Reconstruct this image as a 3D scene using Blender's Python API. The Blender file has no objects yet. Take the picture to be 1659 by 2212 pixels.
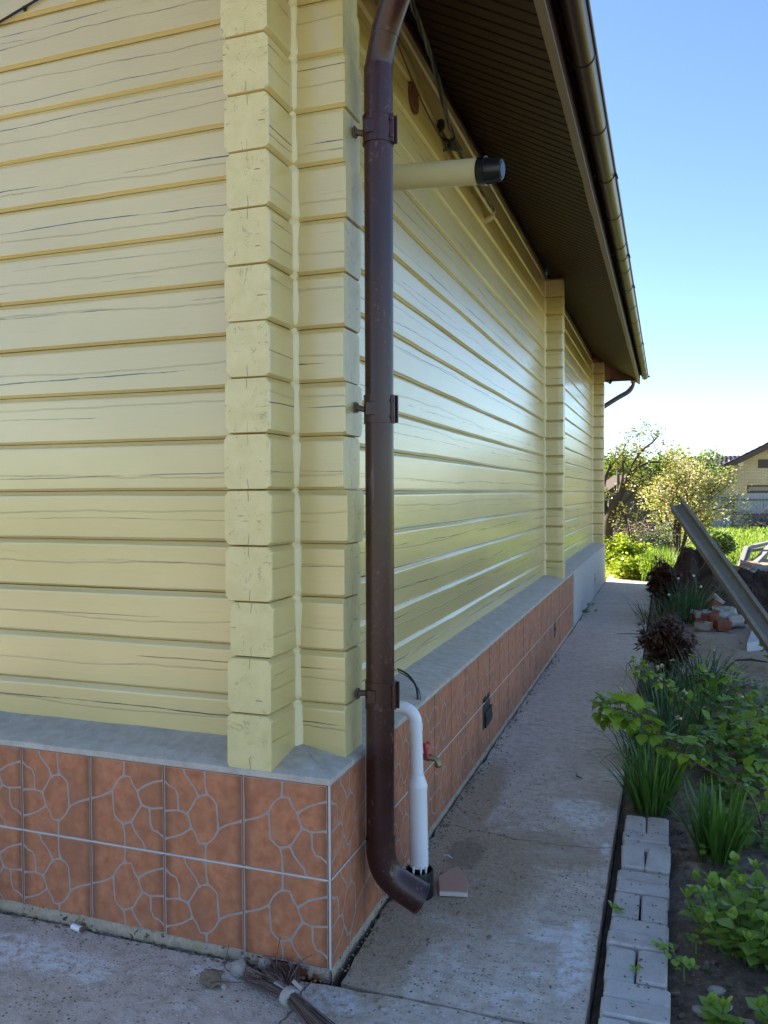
import bpy, bmesh, math, random
from mathutils import Vector, Matrix, noise as mn
random.seed(7)
PI = math.pi
sc = bpy.context.scene
COL = sc.collection

# ------------------------------------------------------------------ camera, sky, sun, exposure
CAMPOS = Vector((1.1021, -2.5609, 1.6879))
YAW, PITCH, ROLL, FPX = 0.33640, -0.0235, -0.0041, 1748.13      # focal length in pixels of a 1659 px wide frame
_f = Vector((-math.sin(YAW)*math.cos(PITCH), math.cos(YAW)*math.cos(PITCH), math.sin(PITCH)))
_r0 = Vector((math.cos(YAW), math.sin(YAW), 0)); _u0 = _r0.cross(_f)
_r = _r0*math.cos(ROLL) + _u0*math.sin(ROLL); _u = -_r0*math.sin(ROLL) + _u0*math.cos(ROLL)
cam = bpy.data.objects.new('camera', bpy.data.cameras.new('camera')); COL.objects.link(cam)
cam.matrix_world = Matrix(((_r.x, _u.x, -_f.x, CAMPOS.x), (_r.y, _u.y, -_f.y, CAMPOS.y), (_r.z, _u.z, -_f.z, CAMPOS.z), (0, 0, 0, 1)))
cam.data.sensor_fit = 'VERTICAL'; cam.data.sensor_height = 24; cam.data.lens = FPX/2212*24
cam.data.clip_end = 3000; cam.data.clip_start = 0.05
sc.camera = cam
def at(px, py, dep):                                            # survey point: direction seen in the photo and its distance
    return CAMPOS + (_f + _r*((px-829.5)/FPX) - _u*((py-1106)/FPX))*dep

def slabp(px, py, z):
    d_ = (_f+_r*((px-829.5)/FPX)-_u*((py-1106)/FPX)); t = (z-CAMPOS.z)/d_.z; return CAMPOS+d_*t
SUN_AZ = Vector((-0.96, 0.28, 0)).normalized(); SUN_EL = math.radians(30)
w = bpy.data.worlds.new('World'); sc.world = w; w.use_nodes = True
nt = w.node_tree; bg = nt.nodes['Background']
sky = nt.nodes.new('ShaderNodeTexSky'); sky.sky_type = 'NISHITA'; sky.sun_disc = False
sky.sun_elevation = SUN_EL; sky.sun_rotation = math.atan2(SUN_AZ.x, SUN_AZ.y)
sky.air_density = 0.85; sky.dust_density = 0.0; sky.ozone_density = 3.0; sky.altitude = 100
nt.links.new(sky.outputs[0], bg.inputs[0]); bg.inputs[1].default_value = 0.06
sl = bpy.data.lights.new('sun', 'SUN'); sl.energy = 5.0; sl.angle = math.radians(0.6); sl.color = (1, 0.90, 0.74)
so = bpy.data.objects.new('sun', sl); COL.objects.link(so)
so.rotation_euler = (-(SUN_AZ*math.cos(SUN_EL) + Vector((0, 0, math.sin(SUN_EL))))).to_track_quat('-Z', 'Y').to_euler()
so.location = (-10, 10, 20)
sc.view_settings.view_transform = 'Standard'; sc.view_settings.look = 'None'
sc.view_settings.exposure = 2.46; sc.view_settings.gamma = 1
sc.render.engine = 'CYCLES'; sc.cycles.max_bounces = 8; sc.cycles.transparent_max_bounces = 8

# ------------------------------------------------------------------ object helpers
def tag(o, label=None, cat=None, group=None, kind=None):
    if label: o['label'] = label
    if cat: o['category'] = cat
    if group: o['group'] = group
    if kind: o['kind'] = kind
    return o
def thing(name, label, cat, loc=(0, 0, 0), group=None):
    o = bpy.data.objects.new(name, None); COL.objects.link(o); o.location = loc; o.empty_display_size = .1
    return tag(o, label, cat, group)

class MB:
    def __init__(s): s.v = []; s.f = []; s.m = []
    def add(s, vs, fs, mi=0):
        b = len(s.v); s.v += [tuple(p) for p in vs]
        for q in fs: s.f.append([b+i for i in q]); s.m.append(mi)
    def box(s, c, d, mi=0, rot=None, bev=0.0, jit=0.0):
        c = Vector(c); hx, hy, hz = d[0]/2, d[1]/2, d[2]/2; vs = []
        if bev <= 0:
            vs = [Vector((x*hx, y*hy, z*hz)) for z in (-1, 1) for y in (-1, 1) for x in (-1, 1)]
            fs = [(0, 2, 3, 1), (4, 5, 7, 6), (0, 1, 5, 4), (2, 6, 7, 3), (0, 4, 6, 2), (1, 3, 7, 5)]
        else:
            b = bev; vs = []
            for (iz, a) in ((-hz, b), (-hz+b, 0), (hz-b, 0), (hz, b)):
                for k, (x, y) in enumerate(((-1, -1), (1, -1), (1, 1), (-1, 1))):
                    X, Y = x*(hx-a), y*(hy-a)
                    if k in (0, 2): p = [(X, y*(hy-a-b) if k == 0 else y*(hy-a-b)), (x*(hx-a-b), Y)]
                    else: p = [(x*(hx-a-b), Y), (X, y*(hy-a-b))]
                    vs += [Vector((q[0], q[1], iz)) for q in p]
            fs = [tuple(range(7, -1, -1)), tuple(range(24, 32))]
            for r in range(3):
                for k in range(8): fs.append((r*8+k, r*8+(k+1) % 8, r*8+8+(k+1) % 8, r*8+8+k))
        if jit: vs = [p+Vector((random.uniform(-jit, jit), random.uniform(-jit, jit), random.uniform(-jit, jit))) for p in vs]
        if rot is not None: vs = [rot @ p for p in vs]
        s.add([p+c for p in vs], fs, mi)
    def tube(s, pts, rad, n=12, mi=0, caps=True):
        pts = [Vector(p) for p in pts]
        if not hasattr(rad, '__len__'): rad = [rad]*len(pts)
        rings = []; ref = None
        for i, p in enumerate(pts):
            d = (pts[min(i+1, len(pts)-1)]-pts[max(i-1, 0)])
            if d.length < 1e-9: d = Vector((0, 0, 1))
            d.normalize()
            if ref is None: ref = Vector((1, 0, 0)) if abs(d.x) < .8 else Vector((0, 1, 0))
            a = ref-d*ref.dot(d); a.normalize(); ref = a; b = d.cross(a)
            rings.append([p+(a*math.cos(2*PI*k/n)+b*math.sin(2*PI*k/n))*rad[i] for k in range(n)])
        vs = [q for r in rings for q in r]; fs = []
        for i in range(len(pts)-1):
            for k in range(n): fs.append((i*n+k, i*n+(k+1) % n, (i+1)*n+(k+1) % n, (i+1)*n+k))
        if caps: fs.append(tuple(range(n-1, -1, -1))); fs.append(tuple((len(pts)-1)*n+k for k in range(n)))
        s.add(vs, fs, mi)
    def sweep(s, sections, closed=True, caps=False, mi=0):      # list of equal-length loops
        n = len(sections[0]); vs = [p for r in sections for p in r]; fs = []
        for i in range(len(sections)-1):
            for k in range(n if closed else n-1):
                fs.append((i*n+k, i*n+(k+1) % n, (i+1)*n+(k+1) % n, (i+1)*n+k))
        if caps: fs.append(tuple(range(n-1, -1, -1))); fs.append(tuple((len(sections)-1)*n+k for k in range(n)))
        s.add(vs, fs, mi)
    def grid(s, xs, ys, fn, mi=0, skirt=None):
        nx = len(xs); vs = [fn(x, y) for y in ys for x in xs]; fs = []
        for j in range(len(ys)-1):
            for i in range(nx-1): fs.append((j*nx+i, j*nx+i+1, (j+1)*nx+i+1, (j+1)*nx+i))
        if skirt:
            ny = len(ys); ring = [i for i in range(nx)]+[j*nx+nx-1 for j in range(1, ny)]+[(ny-1)*nx+i for i in range(nx-2, -1, -1)]+[j*nx for j in range(ny-2, 0, -1)]
            b = len(vs); vs += [(vs[i][0], vs[i][1], vs[i][2]-skirt) for i in ring]; m = len(ring)
            for k in range(m): fs.append((ring[(k+1) % m], ring[k], b+k, b+(k+1) % m))
        s.add(vs, fs, mi)
    def build(s, name, mats, parent=None, smooth=None, fixn=False):
        me = bpy.data.meshes.new(name); org = Vector((0, 0, 0))
        if parent is not None:
            p = parent
            while p is not None: org += Vector(p.location); p = p.parent
        me.from_pydata([(a-org.x, b-org.y, c-org.z) for a, b, c in s.v], [], s.f)
        if not isinstance(mats, (list, tuple)): mats = [mats]
        for m in mats: me.materials.append(m)
        if len(mats) > 1: me.polygons.foreach_set('material_index', s.m)
        if fixn:
            bm = bmesh.new(); bm.from_mesh(me); bmesh.ops.recalc_face_normals(bm, faces=bm.faces); bm.to_mesh(me); bm.free()
        me.update()
        if smooth is not None:
            me.polygons.foreach_set('use_smooth', [True]*len(me.polygons)); me.set_sharp_from_angle(angle=math.radians(smooth))
        o = bpy.data.objects.new(name, me); COL.objects.link(o)
        if parent is not None: o.parent = parent
        return o
def solo(mb, name, mats, label, cat, group=None, smooth=None, origin=None, fixn=False):
    """a thing that is one mesh, its origin at its base"""
    if origin is None:
        xs = [p[0] for p in mb.v]; ys = [p[1] for p in mb.v]; origin = ((min(xs)+max(xs))/2, (min(ys)+max(ys))/2, min(p[2] for p in mb.v))
    mb.v = [(a-origin[0], b-origin[1], c-origin[2]) for a, b, c in mb.v]
    o = mb.build(name, mats, None, smooth, fixn); o.location = origin
    return tag(o, label, cat, group)
def nz(x, y=0, z=0): return mn.noise(Vector((x, y, z)))
def fbm(x, y=0, z=0, o=4): return mn.fractal(Vector((x, y, z)), 1.0, 2.0, o)
def spline(ps, n=24):
    ps = [Vector(q) for q in ps]; out = []
    e = [ps[0]*2-ps[1]]+ps+[ps[-1]*2-ps[-2]]
    for i in range(1, len(e)-2):
        for k in range(n):
            t = k/n; a, b, c, d = e[i-1], e[i], e[i+1], e[i+2]
            out.append(.5*((2*b)+(c-a)*t+(2*a-5*b+4*c-d)*t*t+(3*b-a-3*c+d)*t**3))
    return out+[ps[-1]]
def arc(a, b, n): return [a+(b-a)*i/n for i in range(n+1)]

# ------------------------------------------------------------------ material helpers
class M:
    def __init__(s, name):
        s.m = bpy.data.materials.new(name); s.m.use_nodes = True; s.t = s.m.node_tree; s.n = s.t.nodes
        s.b = s.n['Principled BSDF']; s.out = s.n['Material Output']; s._tc = None
    def L(s, a, b): s.t.links.new(a, b)
    def setin(s, sock, v):
        if hasattr(v, 'is_linked') or hasattr(v, 'links'): s.L(v, sock)
        else:
            if hasattr(sock.default_value, '__len__') and not hasattr(v, '__len__'): v = (v,)*len(sock.default_value)
            if hasattr(v, '__len__') and len(v) == 3 and len(sock.default_value) == 4: v = (*v, 1)
            sock.default_value = v
    def co(s):
        if s._tc is None: s._tc = s.n.new('ShaderNodeNewGeometry')
        return s._tc.outputs['Position']
    def island(s):
        s.co(); return s._tc.outputs['Random Per Island']
    def obj(s): return s.n.new('ShaderNodeTexCoord').outputs['Object']
    def math(s, op, a, b=0.0, c=None, clamp=False):
        n = s.n.new('ShaderNodeMath'); n.operation = op; n.use_clamp = clamp
        s.setin(n.inputs[0], a); s.setin(n.inputs[1], b)
        if c is not None: s.setin(n.inputs[2], c)
        return n.outputs[0]
    def sep(s, v):
        n = s.n.new('ShaderNodeSeparateXYZ'); s.L(v, n.inputs[0]); return n.outputs
    def comb(s, x=0, y=0, z=0):
        n = s.n.new('ShaderNodeCombineXYZ')
        for i, v in enumerate((x, y, z)): s.setin(n.inputs[i], v)
        return n.outputs[0]
    def map(s, v, scale=(1, 1, 1), loc=(0, 0, 0), rot=(0, 0, 0)):
        n = s.n.new('ShaderNodeMapping'); s.L(v, n.inputs[0]); n.inputs['Scale'].default_value = scale; n.inputs['Location'].default_value = loc; n.inputs['Rotation'].default_value = rot
        return n.outputs[0]
    def noise(s, v, scale=1, detail=3, rough=.55, dist=0):
        n = s.n.new('ShaderNodeTexNoise'); s.L(v, n.inputs['Vector']); n.inputs['Scale'].default_value = scale
        n.inputs['Detail'].default_value = detail; n.inputs['Roughness'].default_value = rough; n.inputs['Distortion'].default_value = dist
        return n.outputs[0]
    def vor(s, v, scale=1, feature='F1', out='Distance', rnd=1):
        n = s.n.new('ShaderNodeTexVoronoi'); n.feature = feature; s.L(v, n.inputs['Vector']); n.inputs['Scale'].default_value = scale; n.inputs['Randomness'].default_value = rnd
        return n.outputs[out]
    def wn(s, v):
        n = s.n.new('ShaderNodeTexWhiteNoise'); n.noise_dimensions = '1D'; s.setin(n.inputs['W'], v); return n.outputs['Value']
    def rng(s, v, a, b, c=0.0, d=1.0, smooth=False):
        n = s.n.new('ShaderNodeMapRange'); n.clamp = True
        if smooth: n.interpolation_type = 'SMOOTHSTEP'
        for i, q in enumerate((v, a, b, c, d)): s.setin(n.inputs[i], q)
        return n.outputs[0]
    def ramp(s, v, stops):
        n = s.n.new('ShaderNodeValToRGB'); s.setin(n.inputs[0], v); e = n.color_ramp.elements
        while len(e) < len(stops): e.new(.5)
        for i, (p, c) in enumerate(stops): e[i].position = p; e[i].color = (*c, 1)
        return n.outputs[0]
    def mix(s, f, a, b, mode='MIX'):
        n = s.n.new('ShaderNodeMix'); n.data_type = 'RGBA'; n.blend_type = mode
        s.setin(n.inputs[0], f); s.setin(n.inputs[6], a); s.setin(n.inputs[7], b); return n.outputs[2]
    def bump(s, h, dist=.01, strength=1.0, nrm=None):
        n = s.n.new('ShaderNodeBump'); s.setin(n.inputs['Height'], h); n.inputs['Distance'].default_value = dist; n.inputs['Strength'].default_value = strength
        if nrm: s.L(nrm, n.inputs['Normal'])
        return n.outputs[0]
    def fin(s, col=None, rough=None, normal=None, spec=None, metal=None, coat=None, sss=None):
        if col is not None: s.setin(s.b.inputs['Base Color'], col)
        if rough is not None: s.setin(s.b.inputs['Roughness'], rough)
        if normal is not None: s.L(normal, s.b.inputs['Normal'])
        if spec is not None: s.b.inputs['Specular IOR Level'].default_value = spec
        if metal is not None: s.b.inputs['Metallic'].default_value = metal
        if coat is not None: s.b.inputs['Coat Weight'].default_value = coat; s.b.inputs['Coat Roughness'].default_value = .2; s.b.inputs['Coat IOR'].default_value = 1.7
        return s.m
    def leafy(s, col, rough=.5, trans=.35, tcol=None, normal=None, spec=.35):
        s.fin(col, rough, normal, spec)
        t = s.n.new('ShaderNodeBsdfTranslucent'); s.setin(t.inputs[0], tcol if tcol is not None else col)
        x = s.n.new('ShaderNodeMixShader'); x.inputs[0].default_value = trans
        s.L(s.b.outputs[0], x.inputs[1]); s.L(t.outputs[0], x.inputs[2]); s.L(x.outputs[0], s.out.inputs[0])
        return s.m

PAINT = (0.60, 0.478, 0.195)
def paint_mat(name, axis):
    m = M(name); X = m.sep(m.co()); u = X[0 if axis == 'x' else 1]; v = X[2]
    t = m.math('DIVIDE', m.math('SUBTRACT', v, .1), .2); co = m.math('FLOOR', t); vf = m.math('FRACT', t)
    def crack(seed, wob, thr, wid, freq):
        n1 = m.noise(m.comb(m.math('MULTIPLY', u, freq), m.math('MULTIPLY_ADD', co, 5.13, seed), 0), 1, 4, .6)
        c = m.math('ADD', m.math('MULTIPLY_ADD', n1, wob, .5-wob/2), m.math('MULTIPLY_ADD', m.wn(m.math('ADD', co, seed)), .5, -.25))
        d = m.math('MULTIPLY', m.math('ABSOLUTE', m.math('SUBTRACT', vf, c)), .2)
        dash = m.noise(m.comb(m.math('MULTIPLY', u, 1.7), m.math('MULTIPLY_ADD', co, 9.7, seed), seed), 1, 5, .65)
        ww = m.math('MULTIPLY', m.rng(dash, thr-.03, thr+.10, 0, wid), m.math('MULTIPLY_ADD', m.wn(m.math('ADD', co, seed+.37)), 1.0, .45))
        return m.math('DIVIDE', m.math('SUBTRACT', ww, d), .0007, clamp=True), d
    c1, d1 = crack(3.3, .35, .47, .0019, .55)
    c2, d2 = crack(11.7, .55, .54, .0013, .7)
    c3, d3 = crack(27.1, .5, .60, .0009, .9)
    ck = m.math('MAXIMUM', c1, m.math('MAXIMUM', c2, c3))
    grain = m.noise(m.comb(m.math('MULTIPLY', u, 2.2), m.math('MULTIPLY', co, 3.7), m.math('MULTIPLY', v, 75)), 1, 5, .7, .6)
    big = m.noise(m.comb(m.math('MULTIPLY', u, 1.3), m.math('MULTIPLY', co, 2.7), m.math('MULTIPLY', v, 7)), 1, 3)
    kn = m.vor(m.comb(m.math('MULTIPLY', u, 1.5), m.math('MULTIPLY', co, 7.1), m.math('MULTIPLY', v, 3.5)), 1)
    ring = m.rng(m.math('ABSOLUTE', m.math('SUBTRACT', kn, .055)), 0, .012, 1, 0)
    ringm = m.math('MULTIPLY', ring, m.rng(grain, .5, .6))
    lap = m.rng(m.noise(m.comb(m.math('MULTIPLY', u, .9), m.math('MULTIPLY', v, 1.5), 4), 1, 4), .42, .6)
    col = m.mix(lap, (PAINT[0]*.95, PAINT[1]*.94, PAINT[2]*.93), (PAINT[0]*1.04, PAINT[1]*1.04, PAINT[2]*1.08))
    col = m.mix(m.rng(big, .5, .72, 0, .16), col, (.54, .41, .15))
    fine = m.rng(m.noise(m.comb(m.math('MULTIPLY', u, 3.5), m.math('MULTIPLY', co, 1.7), m.math('MULTIPLY', v, 160)), 1, 4, .7), .60, .72, 0, .38)
    col = m.mix(m.math('MULTIPLY', fine, m.rng(big, .4, .6)), col, (.36, .27, .11))
    col = m.mix(m.math('MULTIPLY', ringm, .55), col, (.16, .13, .07))
    col = m.mix(m.math('MULTIPLY', ck, .93), col, (.03, .024, .014))
    # rows of lifted paint along closed cracks
    lift = m.rng(d2, 0, .004, 1, 0)
    h = m.math('ADD', m.math('MULTIPLY', grain, .35), m.math('ADD', m.math('MULTIPLY', ck, -1.2), m.math('ADD', m.math('MULTIPLY', lift, .7), m.math('MULTIPLY', big, 1.2))))
    return m.fin(col, m.rng(grain, .3, .7, .34, .46), m.bump(h, .0045, .9), .5, None, 1.0)
M_PX = paint_mat('yellow paint on logs along x', 'x')
M_PY = paint_mat('yellow paint on logs along y', 'y')
def paint_end(ax):
    m = M('yellow paint on log ends'); X = m.sep(m.co()); u = X[0 if ax == 'x' else 1]; v = X[2]
    t = m.math('DIVIDE', m.math('SUBTRACT', v, .1), .2); co = m.math('FLOOR', t)
    sp = m.noise(m.co(), 90, 4, .7); spk = m.rng(sp, .70, .75)
    mask = m.rng(m.noise(m.co(), 9, 3), .45, .62)
    cx = -.303 if ax == 'x' else .29
    wob = m.math('MULTIPLY_ADD', m.noise(m.comb(0, co, m.math('MULTIPLY', v, 9)), 1, 3), .03, -.015)
    vert = m.math('ABSOLUTE', m.math('SUBTRACT', m.math('SUBTRACT', u, cx), wob))
    near = m.rng(m.math('ABSOLUTE', m.math('SUBTRACT', m.math('FRACT', m.math('ADD', t, .5)), .5)), .10, .26, 1, 0)
    vc = m.math('MULTIPLY', m.math('MULTIPLY', m.rng(vert, .0006, .0016, 1, 0), m.rng(near, .2, .5)), m.rng(m.wn(m.math('FLOOR', m.math('ADD', t, .5))), .35, .6))
    side = m.math('ABSOLUTE', m.math('SUBTRACT', m.math('FRACT', t), m.math('MULTIPLY_ADD', m.wn(co), .5, .25)))
    hc = m.math('MULTIPLY', m.rng(side, .004, .009, 1, 0), m.rng(m.noise(m.comb(m.math('MULTIPLY', u, 14), co, 2), 1, 2), .55, .62))
    dk = m.math('MAXIMUM', m.math('MULTIPLY', spk, mask), m.math('MAXIMUM', m.math('MULTIPLY', vc, .8), hc))
    du = m.math('SUBTRACT', u, m.math('ADD', cx, m.math('MULTIPLY_ADD', m.wn(m.math('ADD', co, .2)), .05, -.025))); dv = m.math('MULTIPLY', m.math('SUBTRACT', m.math('FRACT', t), m.math('MULTIPLY_ADD', m.wn(m.math('ADD', co, .6)), .3, .35)), .2)
    rad = m.math('SQRT', m.math('ADD', m.math('MULTIPLY', du, du), m.math('MULTIPLY', dv, dv))); ang = m.math('ARCTAN2', dv, du)
    rings = m.math('MULTIPLY', m.math('SINE', m.math('ADD', m.math('MULTIPLY', rad, 950), m.math('MULTIPLY', m.noise(m.co(), 12, 3), 14))), .12)
    rn = m.noise(m.comb(m.math('MULTIPLY', ang, 2.2), m.math('MULTIPLY', co, 7.3), m.math('MULTIPLY', rad, 6)), 1, 3, .6)
    rc = m.math('MULTIPLY', m.rng(m.math('ABSOLUTE', m.math('SUBTRACT', rn, .5)), .003, .010, 1, 0), m.rng(m.noise(m.co(), 24, 3), .52, .60))
    dk = m.math('MAXIMUM', dk, m.math('MULTIPLY', rc, .5))
    n2 = m.noise(m.co(), 14, 4)
    col = m.mix(m.rng(n2, .35, .65), (.63, .52, .23), (.69, .58, .28))
    col = m.mix(m.math('MULTIPLY', dk, .85), col, (.05, .045, .03))
    h = m.math('ADD', m.math('MULTIPLY', m.noise(m.co(), 60, 4, .7), .5), m.math('ADD', m.math('ADD', rings, m.math('MULTIPLY', n2, 1.3)), m.math('MULTIPLY', dk, -1)))
    return m.fin(col, .42, m.bump(h, .0025, .8), .5, None, .3)
M_EX, M_EY = paint_end('x'), paint_end('y')
def simple(name, c1, c2, scale, rough=.7, bump=.002, spec=.4, metal=None, coat=None, det=5):
    m = M(name); n = m.noise(m.co(), scale, det, .65); n2 = m.noise(m.co(), scale*.13, 3)
    col = m.mix(m.math('ADD', m.math('MULTIPLY', n, .55), m.math('MULTIPLY', n2, .45)), c1, c2)
    f = m.n.new('ShaderNodeMath'); f.operation = 'ADD'
    return m.fin(col, rough, m.bump(n, bump, .8) if bump else None, spec, metal, coat)
M_SEAL = simple('cream sealant', (.76, .65, .36), (.82, .72, .46), 40, .5, .003)
def brown_mat():
    m = M('brown coated steel'); n = m.noise(m.co(), 55, 5, .7); n2 = m.noise(m.map(m.co(), (30, 30, 2.5)), 1, 4, .6); n3 = m.noise(m.co(), 4, 3)
    dust = m.math('MULTIPLY', m.rng(n, .58, .74), m.rng(n3, .45, .62))
    scr = m.math('MULTIPLY', m.rng(n2, .66, .72), m.rng(n3, .4, .6))
    col = m.mix(m.rng(n3, .3, .7), (.027, .0058, .0050), (.042, .0095, .0082))
    scuff = m.math('MULTIPLY', m.rng(m.noise(m.map(m.co(), (40, 40, 14)), 1, 5, .75), .60, .70), m.rng(m.sep(m.co())[2], 1.5, .7, .15, 1))
    col = m.mix(m.math('MULTIPLY', m.math('MAXIMUM', m.math('MAXIMUM', dust, scr), scuff), .55), col, (.24, .18, .165))
    return m.fin(col, m.math('ADD', m.rng(n3, .3, .7, .25, .38), m.math('MULTIPLY', dust, .3)), m.bump(n3, .004, .25), .5)
M_BROWN = brown_mat()
M_GUT = simple('brown gutter steel', (.042, .017, .0115), (.062, .028, .019), 30, .3, .0006, .6, metal=.35)
M_SOFF = simple('dark brown soffit panel', (.021, .0050, .0030), (.032, .0080, .0048), 60, .55, .0006, .2)
M_TRIM = simple('beige trim edge', (.20, .15, .10), (.26, .20, .14), 20, .5, .001)
M_RUST = simple('rusty bracket', (.10, .065, .045), (.17, .12, .09), 70, .6, .002)
M_ROOF = simple('brown roof sheet', (.06, .03, .028), (.08, .04, .035), 12, .45, .001)
def tile_mat():
    m = M('terracotta tile'); n = m.noise(m.co(), 22, 5, .65); n2 = m.noise(m.co(), 5, 4); n3 = m.noise(m.co(), 130, 3, .7)
    col = m.ramp(n, [(.28, (.36, .122, .062)), (.48, (.47, .176, .088)), (.72, (.57, .245, .132))])
    col = m.mix(m.rng(n2, .42, .66, 0, .7), col, (.32, .135, .075))
    col = m.mix(m.rng(n3, .66, .74, 0, .5), col, (.55, .33, .22))
    X = m.sep(m.co()); N_ = m.sep(m._tc.outputs['Normal']); sidef = m.rng(m.math('ABSOLUTE', N_[0]), .4, .6)
    uu = m.math('ADD', m.math('MULTIPLY', X[1], sidef), m.math('MULTIPLY', m.math('MULTIPLY', X[0], -1), m.math('SUBTRACT', 1, sidef)))
    fu = m.math('FRACT', m.math('DIVIDE', uu, .333)); ed = m.math('ADD', m.math('MINIMUM', fu, m.math('SUBTRACT', 1, fu)), m.math('MULTIPLY_ADD', n2, .16, -.08))
    col = m.mix(m.math('MULTIPLY', m.rng(ed, .0, .13, .75, 0, True), m.math('MULTIPLY_ADD', sidef, -.6, 1)), col, (.16, .075, .045))
    col = m.mix(m.math('MULTIPLY', m.island(), .12), col, (.2, .1, .07))
    return m.fin(col, m.rng(n2, .3, .7, .46, .62), m.bump(m.math('ADD', n, m.math('MULTIPLY', n3, .3)), .0025, .7), .18)
M_TILE = tile_mat()
M_VEIN = simple('grey tile veins', (.31, .235, .21), (.42, .335, .30), 35, .6, .002)
M_GROUT = simple('pale grout', (.52, .45, .42), (.64, .57, .54), 45, .8, .003)
def cement(name, a, b, c):
    m = M(name); n = m.noise(m.co(), 18, 6, .65); n2 = m.noise(m.co(), 3, 4); n3 = m.noise(m.map(m.co(), (6, 22, 6)), 1, 4)
    col = m.mix(m.rng(n, .35, .65), a, b); col = m.mix(m.rng(n3, .55, .7, 0, .5), col, c)
    col = m.mix(m.rng(n2, .55, .66, 0, .4), col, (.55, .43, .29))
    sp = m.rng(m.noise(m.co(), 70, 3), .70, .74); col = m.mix(m.math('MULTIPLY', sp, .6), col, (.1, .1, .09))
    return m.fin(col, .75, m.bump(m.math('ADD', n, m.math('MULTIPLY', sp, -.5)), .004, .8), .35)
M_LEDGE = cement('grey cement ledge', (.39, .345, .30), (.51, .465, .415), (.60, .555, .50))
M_PLIN = cement('bare cement plinth', (.38, .36, .335), (.48, .455, .43), (.55, .53, .51))
def mortar_mat():
    m = M('rough mortar'); P = m.co(); n = m.noise(P, 40, 6, .7); n2 = m.noise(P, 9, 4); v = m.noise(m.map(P, (1, 1, 1.4)), 55, 3, .6)
    col = m.mix(n, (.34, .255, .175), (.66, .53, .41)); col = m.mix(m.rng(n2, .5, .68, 0, .6), col, (.40, .29, .18))
    hole = m.math('MULTIPLY', m.rng(v, .60, .66), m.rng(n2, .46, .56)); col = m.mix(m.math('MULTIPLY', hole, .85), col, (.05, .04, .03))
    return m.fin(col, .95, m.bump(m.math('SUBTRACT', n, hole), .016, 1), .15)
M_MORT = mortar_mat()
M_REDBR = simple('exposed rusty brick', (.14, .045, .022), (.26, .10, .05), 60, .9, .006, .2)
M_BLACKP = simple('black plastic', (.004, .005, .007), (.010, .012, .015), 30, .38, .001, .5)
M_WHITEP = simple('white painted plastic', (.72, .72, .74), (.80, .80, .81), 25, .4, .002, .5)
M_CREAMP = simple('cream painted plastic', (.56, .50, .30), (.66, .60, .40), 16, .4, .001, .5)
M_BRASS = simple('weathered brass', (.20, .14, .075), (.32, .25, .15), 50, .4, .002, .5, metal=.7)
M_RED = simple('red lever', (.45, .03, .045), (.55, .05, .06), 60, .45, .001)
M_CABLE = simple('black cable', (.012, .012, .012), (.025, .024, .023), 60, .5, .001)
M_CABLEG = simple('grey cable', (.08, .075, .07), (.13, .125, .12), 60, .5, .001)
M_CABLEB = simple('brown wire', (.07, .035, .015), (.11, .055, .025), 60, .5, .001)
M_PAVER = None
def paver_mat():
    m = M('grey concrete paver'); n = m.noise(m.co(), 140, 4, .7); n2 = m.noise(m.co(), 11, 4); 
    col = m.mix(m.rng(n, .3, .7), (.53, .465, .415), (.68, .61, .555)); col = m.mix(m.rng(n2, .45, .7, 0, .5), col, (.44, .40, .385))
    col = m.mix(m.math('MULTIPLY', m.island(), .25), col, (.54, .45, .41))
    st = m.rng(m.noise(m.co(), 45, 3), .66, .72, 0, .75); col = m.mix(st, col, (.16, .13, .10)); n4 = m.noise(m.co(), 5, 6, .7); col = m.mix(m.rng(n4, .52, .70, 0, .55), col, (.36, .30, .24))
    return m.fin(col, .8, m.bump(m.math('ADD', n, n2), .002, .7), .3)
M_PAVER = paver_mat()
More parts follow.
